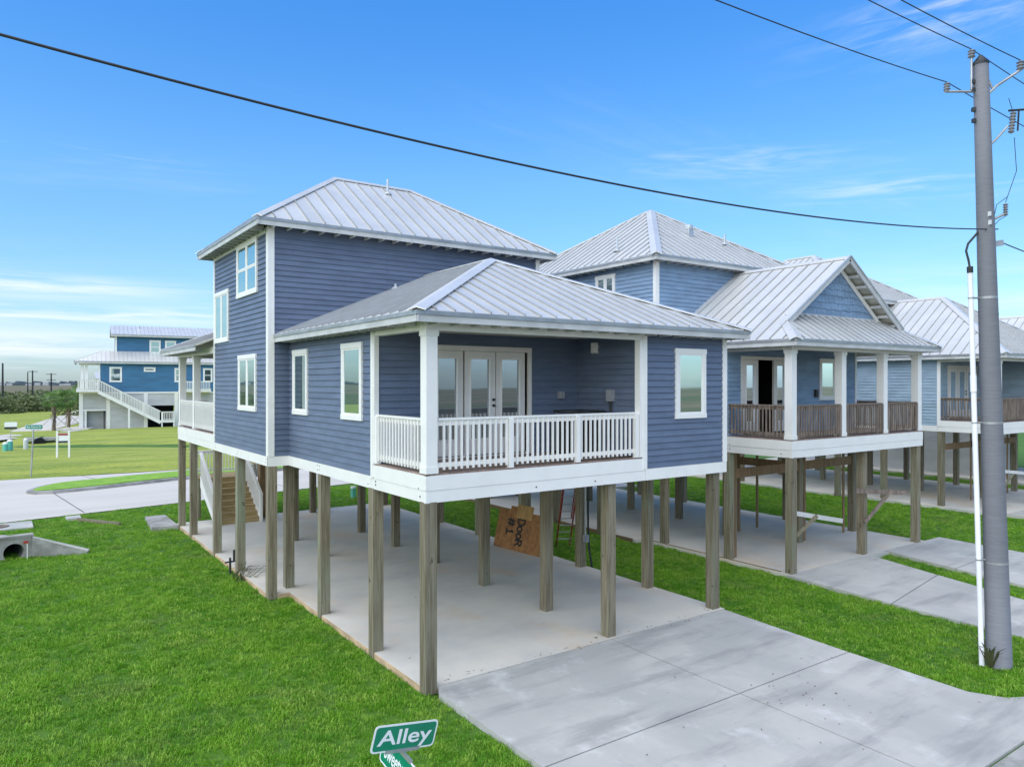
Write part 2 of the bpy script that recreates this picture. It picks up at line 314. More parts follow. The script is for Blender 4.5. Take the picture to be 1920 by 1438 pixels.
def window(h, fr, a0, a1, z0, z1, style='one', gm='glass', m='white', cw=.095):
    mb = MB(); o = .042
    fr.box(mb, a0, a0+cw, .002, o+.016, z0+cw, z1-cw*1.1); fr.box(mb, a1-cw, a1, .002, o+.016, z0+cw, z1-cw*1.1)
    fr.box(mb, a0-.012, a1+.012, .002, o+.022, z1-cw*1.1, z1); fr.box(mb, a0-.012, a1+.012, .002, o+.022, z0, z0+cw)
    w = mb.build('window', M[m], h)
    def sash(b0, b1, c0, c1, dep=.0):
        s_ = MB(); t = .038
        fr.box(s_, b0, b0+t, .035, o-dep+.006, c0, c1); fr.box(s_, b1-t, b1, .035, o-dep+.006, c0, c1)
        fr.box(s_, b0+t, b1-t, .035, o-dep+.006, c0, c0+t); fr.box(s_, b0+t, b1-t, .035, o-dep+.006, c1-t, c1)
        s_.build('window_sash', M[m], w)
        p = MB(); fr.box(p, b0+t*.9, b1-t*.9, .0355, .0385, c0+t*.9, c1-t*.9); p.build('pane', M[gm], w)
    A0, A1, Z0, Z1 = a0+cw, a1-cw, z0+cw, z1-cw*1.1
    if style == 'one': sash(A0, A1, Z0, Z1)
    elif style == 'two':
        mid = (A0+A1)/2; sash(A0, mid-.035, Z0, Z1); sash(mid+.035, A1, Z0, Z1)
        b = MB(); fr.box(b, mid-.035, mid+.035, .002, o+.010, Z0, Z1); b.build('mullion', M[m], w)
    elif style == 'hung':
        zm = (Z0+Z1)/2; sash(A0, A1, Z0, zm); sash(A0, A1, zm+.002, Z1, -.005)
    elif style == 'twohung':
        mid = (A0+A1)/2; zm = (Z0+Z1)/2
        for q0, q1 in ((A0, mid-.035), (mid+.035, A1)): sash(q0, q1, Z0, zm); sash(q0, q1, zm+.002, Z1, -.005)
        b = MB(); fr.box(b, mid-.035, mid+.035, .002, o+.010, Z0, Z1); b.build('mullion', M[m], w)
    return w
def clip(poly, k, val, sign):
    out = []
    for i in range(len(poly)):
        p, q = poly[i], poly[(i+1) % len(poly)]
        dp, dq = (p[k]-val)*sign, (q[k]-val)*sign
        if dp >= 0: out.append(p)
        if (dp > 0 > dq) or (dp < 0 < dq):
            t = dp/(dp-dq); out.append((p[0]+(q[0]-p[0])*t, p[1]+(q[1]-p[1])*t))
    return out
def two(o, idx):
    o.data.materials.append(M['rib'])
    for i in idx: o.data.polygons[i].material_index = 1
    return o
def facet(h, roofobj, pts, sp=.345, single=True, off=0.0, deck=True, soff='soffit'):
    """standing seam facet: pts in order, first edge is the eave. panels + seams as sub-parts of the roof"""
    P = [Vector(p) for p in pts]; e = (P[1]-P[0]).normalized()
    n = Vector((0, 0, 0))
    for i in range(1, len(P)-1): n += (P[i]-P[0]).cross(P[i+1]-P[0])
    n.normalize()
    if n.z < 0: n = -n
    s = n.cross(e).normalized()
    if s.z < 0: s = -s
    q = [((p-P[0]).dot(e), (p-P[0]).dot(s)) for p in P]
    lo, hi = min(a for a, b in q), max(a for a, b in q)
    T = lambda a, b, c: P[0]+e*a+s*b+n*c
    allm = MB(); ribs = []; k = math.floor(lo/sp)
    while k*sp+off < hi:
        a0, a1 = max(k*sp+off, lo), min((k+1)*sp+off, hi)
        if a1-a0 > .01:
            c = clip(clip(q, 0, a0, 1), 0, a1, -1)
            if len(c) >= 3:
                mb = MB() if single else allm
                mb.prism([T(a, b, 0) for a, b in c], -n*.010); nf = len(mb.f)
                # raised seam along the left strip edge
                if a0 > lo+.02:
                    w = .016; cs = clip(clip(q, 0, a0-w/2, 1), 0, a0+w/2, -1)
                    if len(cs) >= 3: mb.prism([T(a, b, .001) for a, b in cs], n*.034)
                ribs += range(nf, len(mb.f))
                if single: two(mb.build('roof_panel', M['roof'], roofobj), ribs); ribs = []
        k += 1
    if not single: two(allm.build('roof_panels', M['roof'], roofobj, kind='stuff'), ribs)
    if deck:
        d = MB(); d.prism([T(a, b, -.014) for a, b in q], -n*.035); d.build('roof_deck', M[soff], roofobj)
def cap(roofobj, a, b, w, drop, m='roof', lift=.045):
    a = Vector(a); b = Vector(b); d = (b-a).normalized(); p = Vector((d.y, -d.x, 0)).normalized()
    u = Vector((0, 0, 1)); t = .018
    vs = []
    for q in (a, b):
        for side, dz in ((-w, -drop), (0, 0), (w, -drop)):
            vs.append(q+p*side+u*(dz+lift)); vs.append(q+p*side+u*(dz+lift-t))
    f = [(0, 2, 8, 6), (2, 4, 10, 8), (1, 7, 9, 3), (3, 9, 11, 5), (0, 6, 7, 1), (4, 5, 11, 10), (0, 1, 3, 2), (2, 3, 5, 4), (6, 8, 9, 7), (8, 10, 11, 9)]
    MB().add(vs, f).build('ridge_cap', M[m], roofobj)
def fascia(roofobj, a, b, out, z, ht=.135):
    """eave trim from a to b (xy), out = outward unit vector, top at z"""
    L = math.hypot(b[0]-a[0], b[1]-a[1]); fr = Fr(a, ((b[0]-a[0])/L, (b[1]-a[1])/L), out)
    mb = MB(); fr.box(mb, -.02, L+.02, -.03, .0, z-.05-ht, z-.028); mb.build('fascia_board', M['fascia'], roofobj)
    mb = MB(); fr.box(mb, -.03, L+.03, -.02, .022, z-.075, z-.012); mb.build('drip_edge', M['metal'], roofobj)
def tails(roofobj, a, b, out, z, sp=.41, depth=.34, m='fascia'):
    L = math.hypot(b[0]-a[0], b[1]-a[1]); u = ((b[0]-a[0])/L, (b[1]-a[1])/L); fr = Fr(a, u, out); me = None
    k = int(L/sp)
    for i in range(1, k+1):
        c = i*L/(k+1)
        mb = MB(); fr.box(mb, c-.02, c+.02, -depth, -.034, z-.205, z-.07); mb.build('rafter_tail', M[m], roofobj)
_bal = {}
def rail(h, p0, p1, m, zd=3.58, top=.90, newels=(), sp=.112, bal=.034, nw=.09, single=True):
    L = math.hypot(p1[0]-p0[0], p1[1]-p0[1]); u = ((p1[0]-p0[0])/L, (p1[1]-p0[1])/L); fr = Fr(p0, u, (-u[1], u[0]))
    r = MB(); fr.box(r, 0, L, -.055, .055, zd+top-.035, zd+top); r = r.build('railing', M[m], h)
    t = MB(); fr.box(t, 0, L, -.02, .02, zd+top-.125, zd+top-.035); t.build('upper_rail', M[m], r)
    b = MB(); fr.box(b, 0, L, -.02, .02, zd+.09, zd+.165); b.build('lower_rail', M[m], r)
    n = int(L/sp); allm = MB()
    for i in range(1, n):
        a = i*L/n
        if any(abs(a-q) < nw*.6 for q in newels): continue
        if single:
            key = (m, round(bal, 3), round(top, 2))
            if key not in _bal:
                q = MB().box(-bal/2, bal/2, -bal/2, bal/2, .05, top-.05); _bal[key] = q.mesh('baluster', M[m])
            x, y, _ = fr.p(a, -.036, 0)
            put('baluster', _bal[key], r, loc=(x, y, zd), rot=(0, 0, math.atan2(u[1], u[0])))
        else: fr.box(allm, a-bal/2, a+bal/2, -.036-bal/2, -.036+bal/2, zd+.05, zd+top-.05)
    if not single: allm.build('balusters', M[m], r, kind='stuff')
    for q in newels:
        nb = MB(); fr.box(nb, q-nw/2, q+nw/2, -nw*.9, nw*.1, zd, zd+top-.035); nb.build('newel_post', M[m], r)
    return r
def column(h, x, y, w, z0, z1, m='white'):
    w -= .025
    c = MB().box(x, x+w, y, y+w, z0, z1-.09).build('column', M[m], h)
    MB().box(x-.018, x+w+.018, y-.018, y+w+.018, z1-.105, z1-.004).build('column_cap', M[m], c)
    MB().box(x-.012, x+w+.012, y-.012, y+w+.012, z0+.002, z0+.11).build('column_base', M[m], c)
    return c
def pile(h, x, y, z0=0.0, z1=3.12, w=.208, m='post'):
    j = random.uniform(-.008, .008)
    return MB().hexa([(x, y, z0), (x+w, y, z0), (x+w, y+w, z0), (x, y+w, z0), (x+j, y+j, z1), (x+w+j, y+j, z1), (x+w+j, y+w+j, z1), (x+j, y+w+j, z1)]).build('timber_pile', M[m], h)
def bolts(h, fr, lst):
    for a, z in lst:
        mb = MB(); p = Vector(fr.p(a, .02, z)); q = Vector(fr.p(a, .034, z)); mb.tube([p, q], .014, 6); mb.build('bolt', M['darkmetal'], h)
def skirt(h, fr, L, zb, zt, split=None, m='white', t=.03, z0a=0, ext=0):
    if split:
        mb = MB(); fr.box(mb, z0a-ext, L+ext, -.04, t-.008, zb, split-.004); mb.build('skirt_board', M[m], h)
        mb = MB(); fr.box(mb, z0a-ext, L+ext, -.04, t, split, zt); mb.build('skirt_board', M[m], h)
    else:
        mb = MB(); fr.box(mb, z0a-ext, L+ext, -.04, t, zb, zt); mb.build('skirt_board', M[m], h)
def trim(h, x0, x1, y0, y1, z0, z1, m='white', name='corner_board'):
    return MB().box(x0, x1, y0, y1, z0, z1).build(name, M[m], h)
def decking(h, x0, x1, y0, y1, z, along='y', m='deck'):
    w = .14; n = int(((x1-x0) if along == 'y' else (y1-y0))/w)
    for i in range(n):
        mb = MB()
        if along == 'y':
            s = (x1-x0)/n; mb.box(x0+i*s+.003, x0+(i+1)*s-.003, y0, y1, z-.03, z)
        else:
            s = (y1-y0)/n; mb.box(x0, x1, y0+i*s+.003, y0+(i+1)*s-.003, z-.03, z)
        mb.build('deck_board', M[m], h)
def vent(roofobj, p, hgt=.35, r=.035):
    mb = MB(); p = Vector(p); mb.tube([p-Vector((0, 0, .02)), p+Vector((0, 0, .05))], [.12, .06], 10).tube([p, p+Vector((0, 0, hgt))], r, 8); mb.build('vent_pipe', M['seam'], roofobj)

# ============================================================ the ground
def sheet(name, pts, z, m, kind='structure', parent=None):
    mb = MB(); mb.add([(x, y, z) for x, y in pts], [tuple(range(len(pts)))]); return mb.build(name, M[m], parent, kind=kind)
sheet('ground', [(-5000, -600), (6000, -600), (6000, 7000), (-5000, 7000)], -.06, 'marsh')
sheet('scrub_land', [(-200, 60), (420, 60), (600, 330), (-260, 330)], -.045, 'scrub')
sheet('lawn', [(-60, -12), (120, -12), (120, 60), (-60, 60)], -.02, 'lawn')
# the verge across the street, down to the swale and the blue house
def verge():
    mb = MB(); nx, ny = 60, 60; vs = []; fs = []
    for j in range(ny+1):
        for i in range(nx+1):
            x = -30+120*i/nx; y = 36+44*j/ny
            d = abs((y-36)-(20+.55*(x+6)*(x < 20)+14*(x >= 20)))
            sw = -.38*math.exp(-((y-(58-.6*min(x, 10)))/4.5)**2)*(1 if x < 6 else max(0, 1-(x-6)/14))
            sw = 0.30+sw + .05*math.sin(x*.7+y*.3)*math.sin(y*.45)
            edge = min(1, (y-36)/3, (80-y)/3, (x+30)/3, (90-x)/3)
            vs.append((x, y, .006+max(0, edge)*sw))
    for j in range(ny):
        for i in range(nx): k = j*(nx+1)+i; fs.append((k, k+1, k+nx+2, k+nx+1))
    mb.add(vs, fs); return smooth(mb.build('verge_lawn', M['farlawn'], kind='structure'))
verge()
sheet('far_lawn', [(-80, 74), (60, 74), (60, 165), (12, 168), (-80, 150)], .0, 'farlawn')
# street: concrete carriageway with a long median
st = sheet('street', [(-60, 13), (-5.6, 21.85), (0.57, 23.0), (9.45, 24.6), (60, 33.5), (60, 45), (12.9, 36.0), (0.6, 35.75), (-2.5, 35.85), (-5.5, 36.7), (-60, 46)], .008, 'street')
def bar(p, q, w, z, m, name, parent, h=.004):
    MB().beam((p[0], p[1], z), (q[0], q[1], z), w, h).build(name, M[m], parent)
bar((-2.9, 22.6), (-3.55, 29.1), .04, .011, 'joint', 'road_joint', st); bar((6.0, 24.1), (5.2, 30.9), .04, .011, 'joint', 'road_joint', st)
bar((-1.2, 33.0), (-1.9, 35.8), .04, .011, 'joint', 'road_joint', st)
def median():
    n = 14; up = [(-3.0, 32.3), (0, 33.3), (3, 34.1), (20, 37.6), (40, 41)]; lo = [(40, 37.6), (20, 34.0), (2.0, 30.8), (-1.7, 29.45), (-3.6, 29.0), (-4.3, 29.2), (-4.6, 29.8), (-4.3, 30.7), (-3.7, 31.7)]
    ring = lo+up
    cx = sum(p[0] for p in ring)/len(ring); inner = []
    for i, p in enumerate(ring):
        a = Vector((*ring[i-1], 0)); b = Vector((*ring[(i+1) % len(ring)], 0)); t = (b-a).normalized(); nn = Vector((t.y, -t.x, 0)); inner.append((p[0]+nn.x*.28, p[1]+nn.y*.28))
    if Vector((*inner[2], 0)).y < ring[2][1]: inner = [(2*p[0]-q[0], 2*p[1]-q[1]) for p, q in zip(ring, inner)]
    k = MB(); k.prism([(x, y, .0) for x, y in ring], (0, 0, .14)); o = k.build('road_median', M['curb'], kind='structure')
    g = MB(); g.prism([(x, y, .12) for x, y in inner], (0, 0, .06)); g.build('median_grass', M['medgrass'], o, kind='stuff')
    return o
median()
# approach road curving behind the palms, and the blue house's drive
def ribbon(name, a, b, z, m):
    n = len(a); mb = MB(); mb.add([(x, y, z) for x, y in a+b], [(i, i+1, n+i+1, n+i) for i in range(n-1)]); return mb.build(name, M[m], kind='structure')
ribbon('curved_road', [(-60, 68), (-20, 73), (-5.4, 77.5), (-.4, 108), (7, 150), (16, 190)], [(-60, 56), (-20, 60), (-5.4, 66), (3.5, 100), (11.5, 140), (22, 185)], .034, 'street')
sheet('house_drive', [(-60, 52), (-5.5, 64.5), (-2, 70), (1.2, 75.2), (3, 80), (1.9, 84.5), (-2, 77), (-5.4, 72), (-60, 58)], .3, 'street')
# alley behind the camera
al = sheet('alley', [(-40, -12), (60, -12), (60, -6.23), (-40, -6.23)], .0, 'oldconc')
# driveway of the navy house: four poured panels
dr = thing('driveway', 'x', 'x'); 
for k in ('label', 'category'): del dr[k]
dr['kind'] = 'structure'
def zdrive(y): return .10-.075*min(1, max(0, -y)/6.2)
def panel(pts, parent, m='drive', zf=zdrive, th=.14, name='concrete_panel'):
    P = [(x, y, zf(y)) for x, y in pts]; n = len(P); mb = MB()
    mb.add(P+[(x, y, z-th) for x, y, z in P], [tuple(range(n)), tuple(reversed(range(n, 2*n)))]+[(i, i+n, (i+1) % n+n, (i+1) % n) for i in range(n)])
    return mb.build(name, M[m], parent)
g = .014
panel([(.215, -.01), (.10, -.22), (.12, -2.95+g), (4.1-g, -2.95+g), (4.05-g, -.01)], dr)
panel([(4.05+g, -.01), (4.1+g, -2.95+g), (7.26, -2.95+g), (7.36, -.01)], dr)
panel([(.12, -2.95-g), (.10, -6.2), (4.15-g, -6.2), (4.1-g, -2.95-g)], dr)
panel([(4.1+g, -2.95-g), (4.15+g, -6.2), (9.6, -6.2), (8.9, -6.0), (8.1, -5.78), (7.5, -5.45), (7.24, -5.0), (7.25, -4.0), (7.26, -2.95-g)], dr)
mb = MB(); mb.add([(.14, -.05, .06), (.14, -6.18, -.01), (7.2, -6.18, -.01), (7.2, -.05, .06)], [(0, 1, 2, 3)]); mb.build('joint_bed', M['joint'], dr)

# carport slabs: a structure each
def slab(pts, z=.10, th=.16, m='slab', name='carport_slab'):
    return MB().prism([(x, y, z-th) for x, y in pts], (0, 0, th)).build(name, M[m], kind='structure')
slab([(.0, .03), (7.42, .03), (7.42, 17.6), (-.48, 17.6), (-.48, 6.8), (.0, 6.8)])
e = MB().box(-.012, -.001, .22, 6.78, -.04, .09).box(-.492, -.481, 7.0, 17.5, -.04, .09).box(-.27, -.013, 6.786, 6.799, -.04, .09); e.build('slab_edge', M['slabedge'], kind='structure')
slab([(11.15, .95), (15.9, .95), (18.25, .95), (18.25, 18), (10.9, 18), (10.9, 6.3), (11.15, 6.3)])
s2 = thing('neighbour_driveway', 'x', 'x')
for k in ('label', 'category'): del s2[k]
s2['kind'] = 'structure'
zf2 = lambda y: .10-.012*max(0, .95-y)
panel([(11.05, .94), (10.92, -1.85+g), (14.35, -1.25+g), (14.95, .94)], s2, zf=zf2)
panel([(10.92, -1.85-g), (10.95, -6.2), (13.1, -6.2), (13.75, -3.5), (14.35, -1.25-g)], s2, zf=zf2)
panel([(15.9, .94), (15.45, -1.2), (19.1, -1.0), (19.2, .94)], s2, zf=zf2)
panel([(15.45, -1.2-2*g), (15.0, -3.6), (14.6, -6.2), (19.0, -6.2), (19.1, -1.0-2*g)], s2, zf=zf2)
MB().box(14.95, 15.9, .80, .94, -.05, .085).build('concrete_panel', M['drive'], s2)
slab([(25.4, 1.5), (33.5, 1.5), (33.5, 19), (25.1, 19), (25.1, 8.2), (25.4, 8.2)])
slab([(25.7, 1.49), (25.4, -6.2), (33.2, -6.2), (33.5, 1.49)], m='drive', name='third_driveway')
slab([(36.0, 2.2), (43.6, 2.2), (43.6, 19.5), (35.8, 19.5)])
slab([(-1.35, 17.2), (-.52, 17.0), (-.52, 19.6), (-1.2, 19.6)], z=.12, m='oldconc', name='path_slab')
slab([(18.3, 15.2), (19.8, 15.2), (19.8, 16.4), (18.3, 16.4)], z=.12, m='drive', name='path_slab')

# ============================================================ navy house
h1 = thing('stilt_house', 'dark navy lap-sided two-storey house raised on timber piles with white corner porch', 'house', (0, 0, 0), 0, 'stilt houses in the row')
ZS, ZD, ZW, ZE = 3.11, 3.58, 3.34, 6.20
fL = Fr((0, 2.1), (0, 1), (-1, 0)); fF = Fr((4.87, 0), (1, 0), (0, -1))
siding(h1, fL, 4.69, ZW, 6.25, M['navy'], holes=[])
window(h1, fL, .38, 1.38, 4.34, 5.84, 'one'); window(h1, fL, 3.36, 4.34, 4.34, 5.82, 'one')
siding(h1, fF, 2.53, ZW, 6.2, M['navy'])
window(h1, fF, .93, 1.86, 4.32, 5.78, 'one', 'glassblind')
MB().box(7.28, 7.4, .02, 6.8, ZW, 6.25).build('wall', M['navy'], h1)
fB = Fr((.065, 2.0), (1, 0), (0, -1)); siding(h1, fB, 4.80, ZD, 6.15, M['navy'], holes=[(1.04, 3.50, ZD-.1, 5.78)], solid=False)
fR = Fr((4.87, 0.12), (0, 1), (-1, 0)); siding(h1, fR, 1.88, ZD, 6.15, M['navy'])
# skirt boards
skirt(h1, Fr((0, 0), (1, 0), (0, -1)), 4.93, ZS, ZD-.03, 3.31, z0a=-.0315)
skirt(h1, Fr((4.94, 0), (1, 0), (0, -1)), 2.49, ZS, ZW)
skirt(h1, Fr((0, 0), (0, 1), (-1, 0)), 2.10, ZS, ZD-.03, 3.31, z0a=-.0285)
skirt(h1, Fr((0, 2.104), (0, 1), (-1, 0)), 4.69, ZS, ZW)
skirt(h1, Fr((-.48, 6.8), (1, 0), (0, -1)), .45, ZS, ZW, z0a=-.03)
skirt(h1, Fr((-.48, 6.8), (0, 1), (-1, 0)), 5.2, ZS, ZW, z0a=.0)
skirt(h1, Fr((-.48, 12.004), (0, 1), (-1, 0)), 5.23, ZS, ZD-.03, 3.31)
skirt(h1, Fr((7.4, 0), (0, 1), (1, 0)), 17.2, ZS, ZW)
skirt(h1, Fr((-.48, 17.2), (1, 0), (0, 1)), 7.9, ZS, ZD-.03)
bolts(h1, Fr((0, 0), (0, 1), (-1, 0)), [(.18, 3.2), (.22, 3.33), (1.9, 3.2), (1.9, 3.26), (2.0, 3.32), (2.22, 3.18), (4.75, 3.28), (4.75, 3.2), (4.86, 3.29), (4.86, 3.19)])
bolts(h1, Fr((-.48, 6.8), (0, 1), (-1, 0)), [(.15, 3.27), (.15, 3.2), (2.6, 3.27), (2.7, 3.2), (5.0, 3.27), (5.0, 3.2)])
bolts(h1, Fr((0, 0), (1, 0), (0, -1)), [(2.2, 3.2), (3.6, 3.2)])
# floor under side and joists
MB().box(.06, 7.35, .06, 6.8, 3.16, 3.30).box(-.42, 7.35, 6.85, 17.15, 3.16, 3.30).build('floor', M['soffit'], h1)
decking(h1, .0, 4.86, .005, 2.0, ZD)
# corner boards
trim(h1, -.040, .02, 2.0, 2.10, ZS+.2, 6.12); trim(h1, -.03, .064, 1.955, 1.999, ZD, 6.0)
trim(h1, 4.865, 4.975, -.040, -.002, ZW, 6.08); trim(h1, 4.78, 4.864, -.03, .115, ZD, 5.92, name='pilaster')
trim(h1, 7.30, 7.436, -.040, -.002, ZW, 6.1); trim(h1, 7.402, 7.436, .0, .12, ZW, 6.1)
# porch beam, column
MB().box(-.02, 4.86, -.02, .14, 5.92, 6.13).build('porch_beam', M['white'], h1)
MB().box(-.02, .14, .142, 2.0, 5.92, 6.13).build('porch_beam', M['white'], h1)
MB().box(.14, 4.86, .142, 2.0, 6.03, 6.05).build('porch_ceiling', M['soffit'], h1)
column(h1, -.01, -.01, .23, ZD, 5.93)
rail(h1, (.22, .06), (4.78, .06), 'white', newels=(1.45, 2.98, 4.50))
rail(h1, (.06, 1.98), (.06, .22), 'white', newels=(.06,))
# french doors
def french(h, fr, leaves, z0, z1, dark=None, gm='glassdoor', m='cream'):
    """leaves: list of (a0,a1,kind)"""
    A0, A1 = leaves[0][0]-.07, leaves[-1][1]+.12
    mb = MB(); fr.box(mb, A0-.05, A0+.05, -.02, .035, z0, z1-.1); fr.box(mb, A1-.05, A1+.04, -.02, .035, z0, z1-.1); fr.box(mb, A0-.05, A1+.04, -.02, .04, z1-.1, z1)
    d = mb.build('french_door', M[m], h)
    for a0, a1, kind in leaves:
        if kind == 'open': continue
        t = .145; q = MB(); zb, zt = z0+.02, z1-.105
        fr.box(q, a0+.006, a0+t, -.05, .012, zb, zt); fr.box(q, a1-t, a1-.006, -.05, .012, zb, zt)
        fr.box(q, a0+t, a1-t, -.05, .012, zt-.15, zt); fr.box(q, a0+t, a1-t, -.05, .012, zb, zb+.34)
        l = q.build('door_leaf', M[m], d)
        q = MB(); fr.box(q, a0+t-.02, a0+t+.005, .012, .022, zb+.32, zt-.13); fr.box(q, a1-t-.005, a1-t+.02, .012, .022, zb+.32, zt-.13)
        fr.box(q, a0+t, a1-t, .012, .022, zt-.155, zt-.13); fr.box(q, a0+t, a1-t, .012, .022, zb+.32, zb+.345); q.build('glazing_bead', M['white'], l)
        q = MB(); fr.box(q, a0+t, a1-t, -.03, -.02, zb+.34, zt-.15); q.build('pane', M[gm], l)
        if kind == 'knob':
            for zz in (1.02, 1.14):
                q = MB(); p = Vector(fr.p(a1-.06, .012, z0+zz)); r_ = Vector(fr.p(a1-.06, .06, z0+zz)); q.tube([p, p*.5+r_*.5, r_], [.018, .03, .026], 10); q.build('handle', M['brass'], l)
        q = MB(); fr.box(q, a0+.006, a1-.006, .012, .03, zb, zb+.02); q.build('door_sweep', M['darkmetal'], l)
    return d
french(h1, Fr((0, 2.0), (1, 0), (0, -1)), [(1.18, 1.90, ''), (1.93, 2.67, 'knob'), (2.68, 3.42, '')], ZD, 5.80)
MB().box(1.0, 3.6, 1.97, 2.0, ZD, ZD+.04).build('threshold', M['white'], h1)
# upper block
fBF = Fr((-.48, 6.8), (1, 0), (0, -1)); fBL = Fr((-.48, 6.8), (0, 1), (-1, 0))
siding(h1, Fr((-.48, 6.8), (1, 0), (0, -1)), .48, ZW, 6.2, M['navy'])
siding(h1, Fr((-.48, 6.8), (1, 0), (0, -1)), 7.88, 6.2, 8.75, M['navy'])
siding(h1, fBL, 5.2, ZW, 8.75, M['navy'])
MB().box(7.28, 7.4, 6.9, 17.2, ZW, 8.75).build('wall', M['navy'], h1)
MB().box(-.36, 7.28, 12.0, 12.12, ZW, 8.75).build('wall', M['navy'], h1)
window(h1, fBL, .84, 2.67, 7.27, 8.66, 'twohung'); window(h1, fBL, 3.54, 5.06, 6.2, 7.64, 'two'); window(h1, fBL, .93, 2.52, 4.36, 5.78, 'two')
trim(h1, -.520, -.46, 6.760, 6.92, ZW, 8.72); trim(h1, -.458, -.37, 6.760, 6.798, ZW, 8.72)
trim(h1, 7.30, 7.436, 6.760, 6.798, 6.2, 8.7); trim(h1, -.520, -.482, 11.9, 12.03, ZW, 8.72)
trim(h1, -.514, -.482, 7.0, 11.9, 8.60, 8.72, name='frieze_board')
# roofs
r1 = MB().box(.1, 7.3, .2, 6.7, 6.12, 6.135).build('roof', M['soffit'], h1)
X0, X1, Y0 = -.375, 7.775, -.375; AX, AY, AZ = 3.7, 3.72, 7.92
facet(h1, r1, [(X0, Y0, ZE), (X1, Y0, ZE), (AX, AY, AZ)])
facet(h1, r1, [(X0, 6.79, ZE), (X0, Y0, ZE), (AX, AY, AZ), (AX, 6.79, AZ)])
facet(h1, r1, [(X1, Y0, ZE), (X1, 6.79, ZE), (AX, 6.79, AZ), (AX, AY, AZ)])
cap(r1, (X0-.02, Y0-.02, ZE), (AX, AY, AZ), .15, .045); cap(r1, (X1+.02, Y0-.02, ZE), (AX, AY, AZ), .15, .045); cap(r1, (AX, AY, AZ), (AX, 6.78, AZ), .13, .05)
fascia(r1, (X0, Y0), (X1, Y0), (0, -1), ZE); fascia(r1, (X0, Y0), (X0, 6.78), (-1, 0), ZE); fascia(r1, (X1, Y0), (X1, 6.78), (1, 0), ZE)
tails(r1, (X0, Y0), (X1, Y0), (0, -1), ZE); tails(r1, (X0, Y0+.3), (X0, 6.7), (-1, 0), ZE); tails(r1, (X1, Y0+.3), (X1, 6.7), (1, 0), ZE)
vent(r1, (2.55, 6.35, 7.44), .12)
r2 = MB().box(-.3, 7.2, 6.95, 11.9, 8.74, 8.75).build('roof', M['soffit'], h1)
bx0, bx1, by0, by1, bz = -.86, 7.78, 6.42, 12.40, 8.86; RA, RB = (2.13, 9.41, 10.86), (4.55, 9.41, 10.86)
facet(h1, r2, [(bx0, by0, bz), (bx1, by0, bz), RB, RA], .40)
facet(h1, r2, [(bx0, by1, bz), (bx0, by0, bz), RA], .40)
facet(h1, r2, [(bx1, by0, bz), (bx1, by1, bz), RB], .40)
facet(h1, r2, [(bx1, by1, bz), (bx0, by1, bz), RA, RB], .40)
for a, b in (((bx0-.02, by0-.02, bz), RA), ((bx1+.02, by0-.02, bz), RB), ((bx0-.02, by1+.02, bz), RA), ((bx1+.02, by1+.02, bz), RB)): cap(r2, a, b, .12, .06)
cap(r2, RA, RB, .12, .08)
fascia(r2, (bx0, by0), (bx1, by0), (0, -1), bz); fascia(r2, (bx0, by0), (bx0, by1), (-1, 0), bz); fascia(r2, (bx1, by0), (bx1, by1), (1, 0), bz); fascia(r2, (bx0, by1), (bx1, by1), (0, 1), bz)
tails(r2, (bx0, by0), (bx1, by0), (0, -1), bz); tails(r2, (bx0, by0+.3), (bx0, by1-.2), (-1, 0), bz); tails(r2, (bx1, by0+.3), (bx1, by1-.2), (1, 0), bz)
vent(r2, (3.55, 8.9, 10.52), .42)
# rear wing with deck porch
fRW = Fr((7.4, 12.0), (0, 1), (1, 0))
MB().box(2.4, 2.5, 12.1, 17.1, ZD, 6.2).build('wall', M['navy'], h1)
MB().box(2.5, 7.3, 17.0, 17.1, ZD, 6.2).build('wall', M['navy'], h1)
r3 = MB().box(2.5, 7.3, 12.2, 17, 6.12, 6.135).build('roof', M['soffit'], h1)
q0, q1, qy = -.95, 7.775, 17.75
facet(h1, r3, [(q0, qy, ZE), (q0, 12.01, ZE), (3.4, 12.01, 8.05), (3.4, 13.4, 8.05)])
facet(h1, r3, [(q1, qy, ZE), (q0, qy, ZE), (3.4, 13.4, 8.05)])
facet(h1, r3, [(q1, 12.01, ZE), (q1, qy, ZE), (3.4, 13.4, 8.05), (3.4, 12.01, 8.05)])
cap(r3, (q0, qy, ZE), (3.4, 13.4, 8.05), .13, .045); cap(r3, (q1, qy, ZE), (3.4, 13.4, 8.05), .13, .045)
fascia(r3, (q0, 12.45), (q0, qy), (-1, 0), ZE); fascia(r3, (q0, qy), (q1, qy), (0, 1), ZE); tails(r3, (q0, 12.5), (q0, qy), (-1, 0), ZE)
MB().box(-.5, -.34, 12.05, 17.2, 5.94, 6.14).build('porch_beam', M['white'], h1); MB().box(-.34, 7.3, 17.05, 17.2, 5.94, 6.14).build('porch_beam', M['white'], h1)
column(h1, -.49, 14.75, .23, ZD, 5.94); column(h1, -.49, 16.97, .23, ZD, 5.94)
rail(h1, (-.42, 14.75), (-.42, 12.05), 'white'); rail(h1, (-.42, 16.97), (-.42, 14.98), 'white')
rail(h1, (-.26, 17.12), (.45, 17.12), 'white'); rail(h1, (2.3, 17.12), (2.45, 17.12), 'white')
decking(h1, -.46, 2.4, 12.02, 17.18, ZD, 'x')
